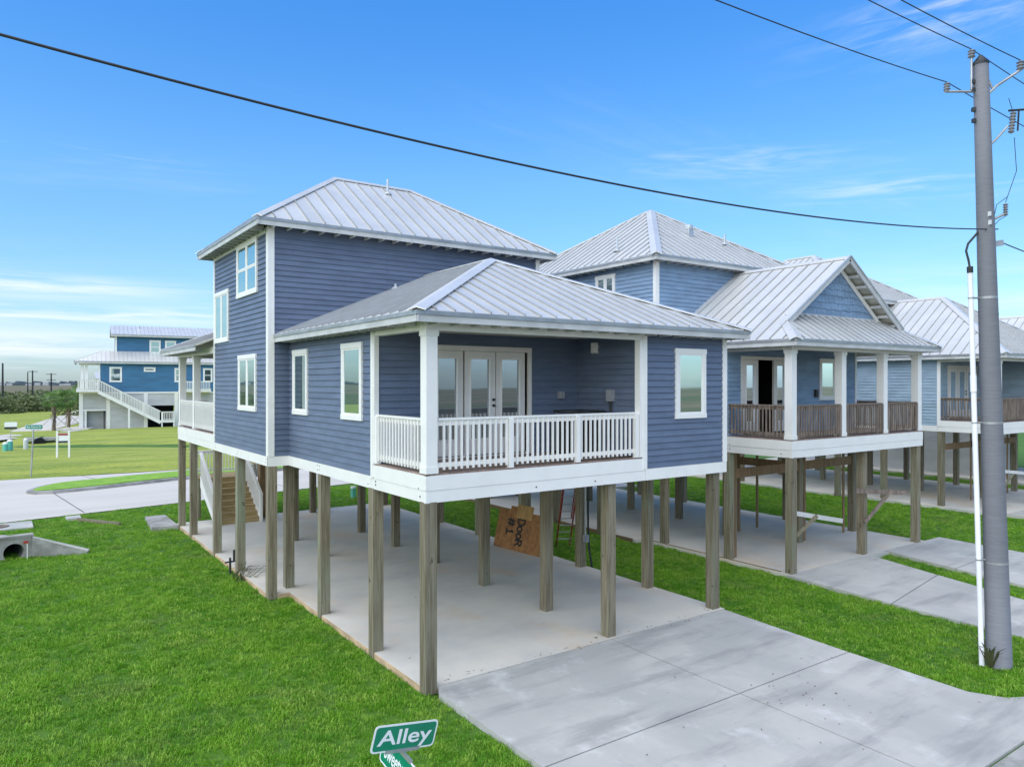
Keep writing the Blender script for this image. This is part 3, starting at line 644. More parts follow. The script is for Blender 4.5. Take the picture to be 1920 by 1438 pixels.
# piles
for x, y in [(-.028, -.02), (-.028, 2.0), (-.028, 4.66), (.02, 7.12), (4.04, .10), (4.04, 2.08), (4.02, 4.55), (4.1, 7.2), (4.14, 9.7), (4.16, 12.3), (4.16, 16.9), (7.14, .10), (7.16, 2.1), (7.16, 4.6), (7.16, 7.1), (7.16, 9.7), (7.16, 12.3), (7.16, 16.9),
             (-.51, 6.77), (-.51, 9.45), (-.51, 11.95), (-.51, 15.1), (-.51, 16.95), (1.9, 12.3), (1.9, 9.7)]:
    pile(h1, x, y, 0 if (x < .1 and y < 7) or x < 0 else .02)
pile(h1, 2.25, 16.95, .02, m='postbrown', w=.3); pile(h1, 4.55, 16.9, .02, m='postbrown', w=.14)
# rear stair: lower flight, landing, upper flight
sx0, sx1 = .55, 2.05
for i in range(8):
    z = .10+.18*(i+1); y = 16.35+.27*i
    MB().box(sx0, sx1, y, y+.02, z-.18, z-.03).build('stair_riser', M['step'], h1)
    MB().box(sx0, sx1, y-.02, y+.28, z-.03, z).build('stair_tread', M['step'], h1)
MB().box(.4, 2.3, 18.5, 19.8, 1.50, 1.54).build('landing', M['step'], h1)
for x in (sx0-.05, sx1+.01):
    MB().hexa([(x, 16.3, .1), (x+.04, 16.3, .1), (x+.04, 18.5, 1.2), (x, 18.5, 1.2), (x, 16.3, .32), (x+.04, 16.3, .32), (x+.04, 18.5, 1.6), (x, 18.5, 1.6)]).build('stringer', M['white'], h1)
    MB().hexa([(x-.03, 16.2, 1.05), (x+.07, 16.2, 1.05), (x+.07, 18.5, 2.45), (x-.03, 18.5, 2.45), (x-.03, 16.2, 1.1), (x+.07, 16.2, 1.1), (x+.07, 18.5, 2.5), (x-.03, 18.5, 2.5)]).build('handrail', M['white'], h1)
    MB().box(x-.02, x+.07, 16.22, 16.32, .1, 1.05).build('newel_post', M['white'], h1)
    for i in range(17):
        y = 16.38+i*.125; z = .1+(y-16.3)*.61
        MB().box(x+.002, x+.036, y, y+.034, z+.12, z+.98).build('baluster', M['white'], h1)
rail(h1, (.42, 18.6), (.42, 19.75), 'white', zd=1.54); rail(h1, (.42, 19.75), (2.3, 19.75), 'white', zd=1.54)
for yy in (18.75, 19.75):
    MB().beam((2.3, yy, 1.35), (5.6, yy, 3.4), .05, .28).build('stringer', M['fascia'], h1)
    MB().beam((2.3, yy, 2.5), (5.6, yy, 4.5), .08, .06).build('handrail', M['white'], h1)
    for i in range(24):
        x = 2.35+i*.137; z = 1.5+(x-2.3)*.615
        MB().box(x, x+.034, yy-.017, yy+.017, z+.02, z+.98).build('baluster', M['white'], h1)
for i in range(10): MB().box(2.3+i*.3, 2.62+i*.3, 18.78, 19.72, 1.70+i*.185, 1.74+i*.185).build('stair_tread', M['step'], h1)
for x, y in ((.45, 18.6), (.45, 19.65), (2.2, 19.65)): MB().box(x, x+.1, y, y+.1, 0, 1.5).build('landing_post', M['post'], h1)

# ============================================================ light blue gabled house
h2 = thing('stilt_house', 'light blue stilt house with shingled front gable and brown porch railings', 'house', (11.2, .9, 0), 0, 'stilt houses in the row')
PM = .667
def gabled(h, m, single=True, railm='brown', blk=True, shing=True, ground=False):
    Wd = 6.8; yb = 2.05
    skirt(h, Fr((0, 0), (1, 0), (0, -1)), Wd, ZS, ZD-.03, 3.31, z0a=-.0315, ext=0); skirt(h, Fr((0, 0), (0, 1), (-1, 0)), 2.2, ZS, ZD-.03, 3.31, z0a=-.0285)
    skirt(h, Fr((0, 2.204), (0, 1), (-1, 0)), 14.8, ZS, ZW); skirt(h, Fr((Wd, 0), (0, 1), (1, 0)), 17, ZS, ZD-.03)
    bolts(h, Fr((0, 0), (0, 1), (-1, 0)), [(.3, 3.2), (1.95, 3.22), (2.05, 3.22), (1.95, 3.34), (2.05, 3.34)])
    MB().box(.06, Wd-.05, .06, 17, 3.16, 3.30).build('floor', M['soffit'], h)
    decking(h, .0, Wd, .005, yb, ZD)
    fB = Fr((0, yb), (1, 0), (0, -1))
    siding(h, fB, 6.55, ZD, 6.15, m, holes=[(.6, 2.9, ZD-.1, 5.84)], single=single, solid=False)
    siding(h, Fr((0, 2.2), (0, 1), (-1, 0)), 2.2, ZW, 6.15, m, single=single)
    MB().box(.0, .1, 4.4, 17, ZW, 6.2).build('wall', m, h); MB().box(6.5, 6.6, yb, 17, ZW, 6.2).build('wall', m, h)
    siding(h, Fr((6.55, yb), (0, 1), (1, 0)), 5, ZD, 6.15, m, single=False)
    trim(h, 6.5, 6.6, yb-.040, yb-.002, ZD, 6.1); trim(h, -.03, .08, 2.06, 2.2, ZD, 5.95, name='pilaster')
    window(h, fB, 4.45, 5.33, 4.52, 5.84, 'one')
    french(h, fB, [(.68, 1.36, ''), (1.40, 2.10, 'open'), (2.12, 2.80, '')], ZD, 5.84)
    # the open leaf swung inwards and the dark room behind it
    MB().box(1.42, 1.46, yb+.05, yb+.72, ZD+.02, 5.72).build('open_door_leaf', M['cream'], h, label='white door leaf swung open into the dark room')
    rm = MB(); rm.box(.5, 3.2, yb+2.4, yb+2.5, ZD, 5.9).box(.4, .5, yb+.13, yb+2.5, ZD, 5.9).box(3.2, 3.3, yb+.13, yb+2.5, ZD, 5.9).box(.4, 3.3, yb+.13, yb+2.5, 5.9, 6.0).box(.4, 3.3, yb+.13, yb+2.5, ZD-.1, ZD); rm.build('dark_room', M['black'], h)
    bx = MB(); fB.box(bx, 4.16, 4.30, .02, .10, 4.62, 4.86); bx.build('electrical_box', M['darkmetal'], h)
    for x in (0, 2.33, 4.53, 6.56): column(h, x, 0, .24, ZD, 5.94)
    MB().box(-.01, Wd+.01, -.01, .15, 5.94, 6.13).build('porch_beam', M['white'], h); MB().box(-.01, .15, .152, 2.2, 5.94, 6.13).build('porch_beam', M['white'], h); MB().box(Wd-.15, Wd+.01, .152, 2.2, 5.94, 6.13).build('porch_beam', M['white'], h)
    MB().box(.15, Wd-.15, .152, yb, 6.06, 6.08).build('porch_ceiling', M['soffit'], h)
    for a, b in ((.24, 2.33), (2.57, 4.53), (4.77, 6.56)): rail(h, (a, .08), (b, .08), railm, newels=(.05, b-a-.05), single=single)
    rail(h, (.08, 2.15), (.08, .24), railm, newels=(.05,), single=single); rail(h, (Wd-.08, .24), (Wd-.08, 2.2), railm, newels=(1.9,), single=single)
    r = MB().box(.1, Wd-.1, 2, 6, 6.12, 6.135).build('roof', M['soffit'], h)
    x0, x1, y0, xc = -.38, Wd+.38, -.38, Wd/2; zr = ZE+(xc-x0)*PM; yg, yw = .40, .80; zg = ZE+(yg-y0)*PM; zw = ZE+(yw-y0)*PM
    yend = 16.8
    facet(h, r, [(x0, yend, ZE), (x0, y0, ZE), (x0+yg-y0, yg, zg), (xc, yg, zr), (xc, yend, zr)], .41, single)
    facet(h, r, [(x1, y0, ZE), (x1, yend, ZE), (xc, yend, zr), (xc, yg, zr), (x1-yg+y0, yg, zg)], .41, single)
    facet(h, r, [(x0, y0, ZE), (x1, y0, ZE), (x1-yw+y0, yw, zw), (x0+yw-y0, yw, zw)], .35, single)
    cap(r, (xc, yg, zr), (xc, yend, zr), .13, .09)
    for s, xx in ((1, x0), (-1, x1)):
        cap(r, (xx-s*.02, y0-.02, ZE), (xx+s*(yg-y0)+s*.05, yg+.05, zg), .17, .075)
        a = Vector((xx+s*(yg-y0)*.98, yg, zg-.06)); b = Vector((xc, yg, zr-.05))
        MB().beam(a, b+Vector((0, 0, 0)), .04, .17).build('barge_board', M['fascia'], r)
        MB().beam(a+Vector((0, -.03, .09)), b+Vector((0, -.03, .09)), .05, .03).build('drip_edge', M['seam'], r)
        MB().beam(a+Vector((s*.13, .36, -.16)), b+Vector((0, .36, -.16)), .04, .12).build('frieze_board', M['white'], r)
        for i in range(1, 7):
            c = a.lerp(b, i/7.3); MB().box(c.x-.05, c.x+.05, yg+.03, yw-.03, c.z-.14, c.z-.06).build('lookout_block', M['fascia'], r)
    fascia(r, (x0, y0), (x1, y0), (0, -1), ZE); fascia(r, (x0, y0), (x0, yend), (-1, 0), ZE); fascia(r, (x1, y0), (x1, yend), (1, 0), ZE)
    tails(r, (x0, y0+.3), (x0, 5), (-1, 0), ZE); tails(r, (x1, y0+.3), (x1, 5), (1, 0), ZE)
    # gable wall with shingles
    zb = zw-.02; hw = (zr-.1-zb)/PM
    g_ = MB().prism([(xc-hw, yw+.02, zb), (xc+hw, yw+.02, zb), (xc, yw+.02, zr-.1)], (0, .1, 0)).build('gable_wall', m, h)
    trim(h, xc-hw, xc+hw, yw-.03, yw+.015, zb-.02, zb+.06, m='fascia', name='flashing_board')
    z = zb+.06
    rr = random.Random(3)
    allm = MB()
    while z < zr-.25:
        hh = .20; a = -hw+.05
        while a < hw:
            w = rr.choice((.10, .14, .18, .23)); dz = rr.choice((0, .022, .0, .03))
            am = max(abs(a), abs(a+w)); zt = z+hh+.03
            lim = zr-.12-zb
            top = min(zt, zb+(hw-am)*PM+.02)
            if top > z+.07:
                mb = MB() if (single and shing) else allm
                mb.hexa([(xc+a+.004, yw-.016, z-dz), (xc+a+w-.004, yw-.016, z-dz), (xc+a+w-.004, yw+.018, z-dz), (xc+a+.004, yw+.018, z-dz), (xc+a+.004, yw+.012, top), (xc+a+w-.004, yw+.012, top), (xc+a+w-.004, yw+.018, top), (xc+a+.004, yw+.018, top)])
                if single and shing: mb.build('shingle', m, g_)
            a += w
        z += hh
    if allm.v: allm.build('shingles', m, g_, kind='stuff')
    return r
def block(h, m, x0, x1, y0, y1, z0, zt, apex, single=True, sp=.36):
    """upper storey with a hipped roof; apex=(ridge a, ridge b)"""
    siding(h, Fr((x0, y0), (1, 0), (0, -1)), x1-x0, z0, zt-.1, m, single=single); siding(h, Fr((x0, y0), (0, 1), (-1, 0)), y1-y0, z0, zt-.1, m, single=single)
    MB().box(x1-.1, x1, y0+.02, y1, z0, zt-.1).build('wall', m, h); MB().box(x0, x1, y1-.1, y1, z0, zt-.1).build('wall', m, h)
    trim(h, x0-.040, x0+.1, y0-.040, y0-.002, z0, zt-.12); trim(h, x0-.040, x0-.002, y0, y0+.09, z0, zt-.12)
    r = MB().box(x0+.1, x1-.1, y0+.1, y1-.1, zt-.1, zt-.09).build('roof', M['soffit'], h)
    o = .38; a0, a1, b0, b1 = x0-o, x1+o, y0-o, y1+o; A, B = apex
    facet(h, r, [(a0, b0, zt), (a1, b0, zt), A], sp, single)
    facet(h, r, [(a0, b1, zt), (a0, b0, zt), A, B], sp, single)
    facet(h, r, [(a1, b0, zt), (a1, b1, zt), B, A], sp, single)
    facet(h, r, [(a1, b1, zt), (a0, b1, zt), B], sp, single)
    cap(r, (a0-.02, b0-.02, zt), A, .17, .08); cap(r, (a1+.02, b0-.02, zt), A, .14, .065); cap(r, (a0-.02, b1+.02, zt), B, .14, .065); cap(r, (a1+.02, b1+.02, zt), B, .14, .065)
    if (Vector(A)-Vector(B)).length > .3: cap(r, A, B, .13, .08)
    fascia(r, (a0, b0), (a1, b0), (0, -1), zt); fascia(r, (a0, b0), (a0, b1), (-1, 0), zt); fascia(r, (a1, b0), (a1, b1), (1, 0), zt)
    tails(r, (a0, b0), (a1, b0), (0, -1), zt); tails(r, (a0, b0+.2), (a0, b1-.2), (-1, 0), zt)
    return r
gabled(h2, M['blue2'])
# upper block in the house's own frame (house base at 11.2, .9)
rb = block(h2, M['blue2'], -.40, 6.82, 4.41, 12.0, 6.2, 8.95, ((3.16, 8.10, 11.52), (3.20, 8.35, 11.52)))
window(h2, Fr((-.4, 4.41), (0, 1), (-1, 0)), 1.78, 2.72, 7.25, 8.63, 'two', 'glassblind')
vent(rb, (-.05, 7.4-.9, 9.45), .45); vent(rb, (4.3, 5.6, 10.0), .35); MB().box(2.9, 3.12, 6.0, 6.22, 10.1, 10.5).tube([(3.01, 6.11, 10.45), (3.01, 6.11, 10.6)], .14, 10).build('roof_vent', M['seam'], rb)
for x, y in [(-.03, -.03), (-.03, 1.95), (-.03, 4.4), (-.40, 6.9), (-.38, 9.3), (3.6, 0.1), (3.5, 2.1), (3.5, 4.5), (3.5, 7), (3.5, 9.5), (6.54, .02), (6.54, 2.1), (6.54, 4.6), (6.54, 7), (6.54, 9.5), (0, 12), (3.5, 12), (6.54, 12), (0, 16), (3.5, 16), (6.54, 16)]:
    pile(h2, x, y, .0)
# brown enclosure framing and braces under it
def stud(h, x, y, z0=.1, z1=3.1, w=.09, d=.04, m='postbrown'): MB().box(x, x+w, y, y+d, z0, z1).build('framing_stud', M[m], h)
for x, y in ((.28, 2.02), (.28, 2.2), (2.5, 4.2), (2.75, 4.2), (3.4, 4.3), (3.25, 2.15), (3.9, 2.2), (6.1, 2.2), (4.5, 4.4)): stud(h2, x, y)
MB().box(.25, 3.45, 2.06, 2.10, 2.35, 2.62).build('cross_beam', M['postbrown'], h2); MB().box(3.45, 6.5, 2.16, 2.2, 2.35, 2.62).build('cross_beam', M['postbrown'], h2)
MB().box(3.46, 3.5, 2.3, 4.4, 2.35, 2.6).build('cross_beam', M['postbrown'], h2)
MB().beam((.24, .12, 1.65), (1.75, -.35, 1.35), .04, .12).build('brace_board', M['fascia'], h2); MB().beam((.2, .12, .95), (.9, -.15, 1.55), .04, .09).build('brace_board', M['post'], h2)
MB().beam((3.2, .1, 1.98), (4.9, -.45, 1.85), .04, .13).build('brace_board', M['brown'], h2); MB().beam((3.6, .05, 1.05), (4.35, -.3, 1.92), .04, .10).build('brace_board', M['brown'], h2)
MB().box(-.03, -.0, 0.3, 5.3, .0, .12).build('form_board', M['postbrown'], h2); MB().box(-.35, -.32, 5.5, 16, .0, .12).build('form_board', M['postbrown'], h2)
# back stair of the light blue house, brown
for i in range(7): MB().box(.6, 1.9, 15.0+i*.28, 15.3+i*.28, .25+i*.18, .29+i*.18).build('stair_tread', M['brown'], h2)
for x in (.55, 1.92):
    MB().beam((x, 15.0, .2), (x, 17.2, 1.6), .05, .2).build('stringer', M['brown'], h2); MB().beam((x, 15.0, 1.15), (x, 17.2, 2.55), .08, .05).build('handrail', M['brown'], h2)
    MB().box(x-.05, x+.05, 14.95, 15.05, .1, 1.2).build('newel_post', M['brown'], h2)
    for i in range(12): MB().box(x-.02, x+.02, 15.15+i*.17, 15.19+i*.17, .35+i*.108, 1.25+i*.108).build('baluster', M['brown'], h2)

# ============================================================ pale blue hipped house
h3 = thing('stilt_house', 'pale blue stilt house with hipped roof, behind the utility pole', 'house', (25.5, 1.66, 0), 0, 'stilt houses in the row')
def hipped(h, m):
    Wd = 7.4; yb = 2.25
    siding(h, Fr((0, yb), (0, 1), (-1, 0)), 4.6, ZW, 6.2, m, single=False); siding(h, Fr((0, yb), (1, 0), (0, -1)), 5.0, ZD, 6.15, m, single=False, holes=[(.8, 3.6, ZD-.1, 5.8)])
    siding(h, Fr((5.0, 0), (1, 0), (0, -1)), 2.4, ZW, 6.2, m, single=False); siding(h, Fr((5.0, .1), (0, 1), (-1, 0)), 2.1, ZD, 6.15, m, single=False)
    window(h, Fr((5.0, 0), (1, 0), (0, -1)), .6, 1.5, 4.4, 5.8, 'hung')
    skirt(h, Fr((0, 0), (1, 0), (0, -1)), 5.0, ZS, ZD-.03, 3.31); skirt(h, Fr((5.004, 0), (1, 0), (0, -1)), 2.4, ZS, ZW); skirt(h, Fr((0, 0), (0, 1), (-1, 0)), yb, ZS, ZD-.03, 3.31); skirt(h, Fr((0, yb+.004), (0, 1), (-1, 0)), 5, ZS, ZW)
    MB().box(.06, 7.3, .06, 17, 3.16, 3.3).build('floor', M['soffit'], h); decking(h, 0, 5, .005, yb, ZD)
    trim(h, -.040, .02, yb-.12, yb+.0, ZS+.2, 6.1); trim(h, 4.98, 5.1, -.040, -.002, ZW, 6.1)
    french(h, Fr((0, yb), (1, 0), (0, -1)), [(.95, 1.7, ''), (1.73, 2.5, 'knob'), (2.52, 3.3, '')], ZD, 5.8)
    MB().box(-.02, 5.0, -.02, .14, 5.92, 6.13).build('porch_beam', M['white'], h); MB().box(-.02, .14, .142, yb, 5.92, 6.13).build('porch_beam', M['white'], h)
    column(h, -.01, -.01, .23, ZD, 5.93)
    rail(h, (.22, .06), (4.95, .06), 'brown', newels=(2.3,), single=False); rail(h, (.06, yb), (.06, .22), 'brown', newels=(.06,), single=False)
    r = MB().box(.1, 7.3, 2, 6, 6.12, 6.135).build('roof', M['soffit'], h)
    x0, x1, y0, xc = -.38, Wd+.38, -.38, Wd/2; za = ZE+(xc-x0)*PM; ya = y0+(xc-x0)
    facet(h, r, [(x0, y0, ZE), (x1, y0, ZE), (xc, ya, za)], .36); facet(h, r, [(x0, 12, ZE), (x0, y0, ZE), (xc, ya, za), (xc, 12, za)], .40); facet(h, r, [(x1, y0, ZE), (x1, 12, ZE), (xc, 12, za), (xc, ya, za)], .40, False)
    cap(r, (x0, y0, ZE), (xc, ya, za), .17, .07); cap(r, (x1, y0, ZE), (xc, ya, za), .15, .07); cap(r, (xc, ya, za), (xc, 12, za), .13, .09)
    fascia(r, (x0, y0), (x1, y0), (0, -1), ZE); fascia(r, (x0, y0), (x0, 7), (-1, 0), ZE); tails(r, (x0, y0+.3), (x0, 7), (-1, 0), ZE)
    for x, y in ((.01, .02), (.01, 2.05), (-.35, 6.3), (-.35, 8.8), (-.35, 11.5), (.01, 4.4), (3.6, .1), (3.6, 2.1), (3.6, 4.6), (3.6, 7), (3.6, 9.5), (7.1, .1), (7.1, 2.1), (7.1, 4.6), (7.1, 7), (7.1, 9.5), (3.6, 12), (7.1, 12)): pile(h, x, y, .0)
    MB().box(.3, 3.5, 2.1, 2.14, 2.35, 2.6).build('cross_beam', M['postbrown'], h); MB().box(3.9, 7.1, 2.1, 2.14, 2.35, 2.6).build('cross_beam', M['postbrown'], h)
    for x, y in ((2.6, 2.1), (3.2, 2.2), (4.6, 2.1), (5.2, 2.1), (6.2, 2.1)): stud(h, x, y)
    MB().beam((.24, .1, 1.7), (1.7, -.3, 1.55), .04, .12).build('brace_board', M['fascia'], h); MB().beam((.2, .1, .8), (1.0, -.1, 1.6), .04, .09).build('brace_board', M['post'], h)
hipped(h3, M['blue3'])
block(h3, M['blue3'], -.42, 6.8, 6.12, 14.9, 6.2, 8.95, ((3.19, 9.75, 11.60), (3.19, 11.3, 11.60)), single=False)
h4 = thing('stilt_house', 'farthest gabled stilt house in the row, only its metal roof showing beyond the utility pole', 'house', (37.0, 2.4, 0), 0, 'stilt houses in the row')
gabled(h4, M['blue3'], single=False)
for x in (0, 3.4, 6.5):
    for y in (0, 2, 4.5, 7, 9.5): pile(h4, x, y, 0)
siding(h4, Fr((.0, 4.5), (0, 1), (-1, 0)), 9, .1, 3.1, M['graysid'], single=False); siding(h4, Fr((0, 4.5), (1, 0), (0, -1)), 3.2, .1, 3.1, M['graysid'], single=False)

# things on or under the houses ------------------------------------------------
ac = thing('air_conditioner', 'grey outdoor condenser unit standing behind the white porch railing', 'air conditioner', (4.36, 1.35, ZD))
MB().box(-.38, .38, -.36, .36, 0, .06).build('base_pan', M['darkmetal'], ac)
for x in (-.36, .32):
    for y in (-.34, .30): MB().box(x, x+.04, y, y+.04, .06, .86).build('corner_post', M['metal'], ac)
cb = MB()
for i in range(15):
    z = .10+i*.05; cb.box(-.34, .34, -.335, -.325, z, z+.02).box(-.34, .34, .325, .335, z, z+.02).box(-.345, -.335, -.32, .32, z, z+.02).box(.335, .345, -.32, .32, z, z+.02)
cb.build('louvres', M['darkmetal'], ac); MB().box(-.31, .31, -.3, .3, .06, .82).build('coil', M['black'], ac)
MB().box(-.39, .39, -.37, .37, .86, .91).build('top_cover', M['darkmetal'], ac)
bo = thing('wall_light', 'small white wall lamp high on the dark porch wall', 'wall light', (4.83, 1.35, 5.80)); MB().box(-.08, .03, -.06, .06, -.10, .12).build('lamp_shade', M['white'], bo); MB().box(-.03, .035, -.08, .08, -.13, -.10).build('lamp_base', M['metal'], bo)
bo = thing('outlet_box', 'small grey outlet box on the navy wall right of the french doors', 'outlet box', (4.36, 1.96, 4.80)); MB().box(-.07, .07, -.06, .03, -.08, .08).build('box_body', M['insul'], bo); MB().box(-.055, .055, -.072, -.061, -.065, .065).build('cover', M['metal'], bo)
bo = thing('disconnect_box', 'grey electrical disconnect with two conduits on the porch side wall', 'electrical box', (4.82, .85, 4.80)); MB().box(-.08, .04, -.08, .08, -.12, .12).build('box_body', M['insul'], bo)
MB().tube([(-.02, -.03, -.12), (-.02, -.01, -.5)], .015, 6).tube([(-.02, .04, -.12), (-.02, .0, -.5), (-.02, 0, -.9)], .015, 6).build('conduit', M['darkmetal'], bo)
bo = thing('fork_handle', 'x', 'x'); bpy.data.objects.remove(bo)

# plywood sheet marked for the door, leaning on a pile
pl = thing('plywood_sheet', 'dark-patched brown plywood sheet with black spray-painted writing leaning under the navy house', 'plywood', (6.97, 6.15, .10), R(96))
lean = R(14)
def ppt(u, v, n=0): return (u, -(math.sin(lean)*v)-math.cos(lean)*n*-1, math.cos(lean)*v+math.sin(lean)*n)
def pbox(mb, u0, u1, v0, v1, n0, n1):
    return mb.hexa([ppt(u0, v0, n0), ppt(u1, v0, n0), ppt(u1, v0, n1), ppt(u0, v0, n1), ppt(u0, v1, n0), ppt(u1, v1, n0), ppt(u1, v1, n1), ppt(u0, v1, n1)])
pbox(MB(), 0, 2.05, 0, 1.15, 0, .018).build('board', M['ply'], pl)
pbox(MB(), .55, 1.25, .95, 1.35, .019, .034).build('patch_board', M['plyedge'], pl, label='smaller pale ragged board nailed at the top edge')
pbox(MB(), 1.2, 1.55, 1.1, 1.28, .0, .015).build('patch_board', M['ply'], pl)
ink = MB()
def stroke(pts, w=.035):
    for (a, b), (c, d) in zip(pts[:-1], pts[1:]):
        L = math.hypot(c-a, d-b) or 1; px, py = -(d-b)/L*w/2, (c-a)/L*w/2; ex, ey = (c-a)/L*w*.3, (d-b)/L*w*.3
        q = [(a+px-ex, b+py-ey), (a-px-ex, b-py-ey), (c-px+ex, d-py+ey), (c+px+ex, d+py+ey)]
        ink.prism([ppt(u, v, .022) for u, v in q], Vector(ppt(0, 0, .003))-Vector(ppt(0, 0, 0)))
PW = []      # letters drawn reading downwards, as on the sheet; x across the writing line, y along it
def glyph(strokes, ox, oy, s):
    # writing runs down the sheet: glyph x -> -v, glyph y -> towards the left end of the sheet (larger u is farther/left)
    for st_ in strokes: stroke([(ux0-(oy+y*s)*1.25, vy0-(ox+x*s)) for x, y in st_], .055)
ux0, vy0 = 1.12, .93
GL = {'D': [[(0, 0), (0, 1), (.45, .95), (.75, .6), (.7, .25), (.4, 0), (0, 0)]], 'o': [[(.35, 0), (.05, .2), (.05, .55), (.35, .75), (.65, .55), (.65, .2), (.35, 0)]],
      'R': [[(0, 0), (0, 1), (.5, .95), (.6, .7), (.4, .5), (0, .5)], [(.3, .5), (.7, 0)]], '#': [[(.2, 0), (.3, 1)], [(.6, 0), (.7, 1)], [(0, .35), (.9, .35)], [(0, .7), (.9, .7)]], '1': [[(.3, .75), (.5, 1), (.5, 0)], [(.2, 0), (.85, 0)]]}
x = 0
for ch in 'DooR': glyph(GL[ch], x, .0, .235); x += .205
x = 0.02
for ch in '#1': glyph(GL[ch], x, -.36, .235); x += .27
ink.build('painted_writing', M['ink'], pl)

# red ladder leaning between the two houses
ld = thing('ladder', 'red extension ladder leaning against the side of the navy house', 'ladder', (8.75, 7.3, 0))
A = Vector((0, 0, 0)); B = Vector((-1.25, -2.05, 3.05)); sd = Vector((.85, -.52, 0)).normalized()*.21; dd = (B-A).normalized()
for s, nm in ((-1, 'red'), (1, 'redworn')):
    MB().beam(A+sd*s, B+sd*s, .035, .09).build('ladder_rail', M[nm], ld)
    MB().beam(A+sd*s*.8+dd*1.2+Vector((.03, .05, .06)), B+sd*s*.8+dd*.25+Vector((.03, .05, .06)), .03, .07).build('ladder_rail', M[nm], ld)
for i in range(1, 12):
    c = A+(B-A)*(i/12.3); MB().tube([c-sd, c+sd], .018, 6).build('rung', M['metal'], ld)
cd = thing('downpipe', 'grey conduit with junction box beside the dark timber pile', 'conduit', (7.30, 4.55, 0)); MB().tube([(0, 0, .9), (0, 0, 3.1)], .025, 8).build('pipe', M['metal'], cd); MB().box(-.07, .07, -.08, .02, .78, .98).build('junction_box', M['insul'], cd)
cd = thing('service_cable', 'black service cable running down the edge of the pile by the ladder', 'cable', (7.46, 4.62, 0)); MB().tube([(0, 0, 3.1), (.0, 0, 1.2), (.02, -.02, .6), (.10, -.05, 0)], .028, 8).build('cable_run', M['wire'], cd)
for i, (px, py, hh) in enumerate(((7.22, 20.1, .42), (7.97, 19.95, .40))):
    t = thing('utility_stub', ('teal plastic utility stub with white cap on lawn under the navy house, left one' if i == 0 else 'slimmer teal plastic utility stub on lawn, right one beyond the timber piles'), 'utility marker', (px, py, 0), 0, 'teal utility stubs on the back lawn')
    MB().tube([(0, 0, 0), (0, 0, hh)], .11-.03*i, 10).build('tube_body', M['teal'], t); MB().tube([(0, 0, hh), (0, 0, hh+.08)], .12-.03*i, 10).build('tube_cap', M['white'], t)
wd = thing('weed_clump', 'straggly dry weeds growing against the slab edge by a timber pile', 'weeds', (-.55, 9.1, 0))
mb = MB(); rr = random.Random(5)
for i in range(34):
    a = rr.uniform(0, 6.28); L = rr.uniform(.2, .7); p0 = Vector((rr.uniform(-.15, .2), rr.uniform(-.5, .2), 0)); p1 = p0+Vector((math.cos(a)*L*.4+.12, math.sin(a)*L*.4, L*.45)); p2 = p1+Vector((math.cos(a)*L*.5, math.sin(a)*L*.5, -.05)); mb.tube([p0, p1, p2], [.008, .006, .003], 4)
mb.build('stems', M['plant'], wd)
hb = thing('hose_bibb', 'black water pipe and valve standing at the slab edge', 'tap', (-.62, 9.75, 0)); MB().tube([(0, 0, 0), (0, 0, .42)], .03, 8).tube([(-.12, .05, .3), (.16, -.05, .33)], .025, 8).tube([(.1, 0, .3), (.1, 0, .62)], .03, 8).build('pipe', M['wire'], hb)

mb = MB(); rr = random.Random(77)
for i in range(170):
    k = rr.random()
    if k < .35: x, y = rr.uniform(.3, 7.3), rr.gauss(.12, .10); z = .101 if y > .03 else zdrive(y)+.001
    elif k < .6: x, y = rr.gauss(4.9, .7), rr.gauss(-3.6, .6); z = zdrive(y)+.001
    elif k < .8: x, y = rr.uniform(.3, 7), rr.uniform(-6, -.1); z = zdrive(y)+.001
    elif k < .9: x, y = rr.uniform(12, 15), rr.uniform(-1, .8); z = zf2(y)+.001
    else: x, y = rr.uniform(.3, 7.2), rr.uniform(.3, 9); z = .101
    a = rr.uniform(0, 6.28); L = rr.uniform(.008, .035); w = L*rr.uniform(.3, .6); c, s_ = math.cos(a), math.sin(a)
    mb.add([(x-c*L, y-s_*L, z), (x+s_*w, y-c*w, z+.004), (x+c*L, y+s_*L, z+.008), (x-s_*w, y+c*w, z+.003)], [(0, 1, 2, 3)])
mb.build('leaf_litter', M['bark'], kind='stuff')

# ============================================================ utility pole and its fittings
PX, PY = 8.99, -4.78
rt = Vector((math.sin(R(54.92)), -math.cos(R(54.92)), 0)); fw = Vector((math.cos(R(54.92)), math.sin(R(54.92)), 0))
up_ = thing('utility_pole', 'tall leaning smooth grey power pole standing on the grass strip', 'utility pole', (PX, PY, 0))
def pc(z): return rt*(-.334*z/10.86)+Vector((0, 0, z))
zz = [0, 2.1, 2.35, 4.4, 6.5, 8.6, 10.75]
rad = [.205, .189, .187, .172, .154, .137, .123]
smooth(MB().tube([pc(z) for z in zz], rad, 28).build('pole_shaft', M['pole'], up_))
MB().tube([pc(10.75), pc(10.79), pc(10.92)], [.133, .133, .025], 24).build('pole_cap', M['darkmetal'], up_)
for z, r_, nm in ((1.86, .195, 'metal'), (4.35, .177, 'metal'), (6.58, .157, 'metal'), (2.28, .194, 'pole'), (6.28, .159, 'pole')): MB().tube([pc(z-.02), pc(z+.02)], r_, 28).build('strap_band' if nm == 'metal' else 'splice_ring', M[nm], up_)
for z in (8.05, 7.9): MB().beam(pc(z)-fw*.142+rt*-.02-Vector((0, 0, .04)), pc(z)-fw*.142+rt*-.02+Vector((0, 0, .04)), .07, .03).build('bolt_plate', M['metal'], up_)
for z in (10.3, 9.95, 9.75, 10.45): MB().beam(pc(z)-rt*.11, pc(z)-rt*.18, .06, .07).build('through_bolt', M['darkmetal'], up_)
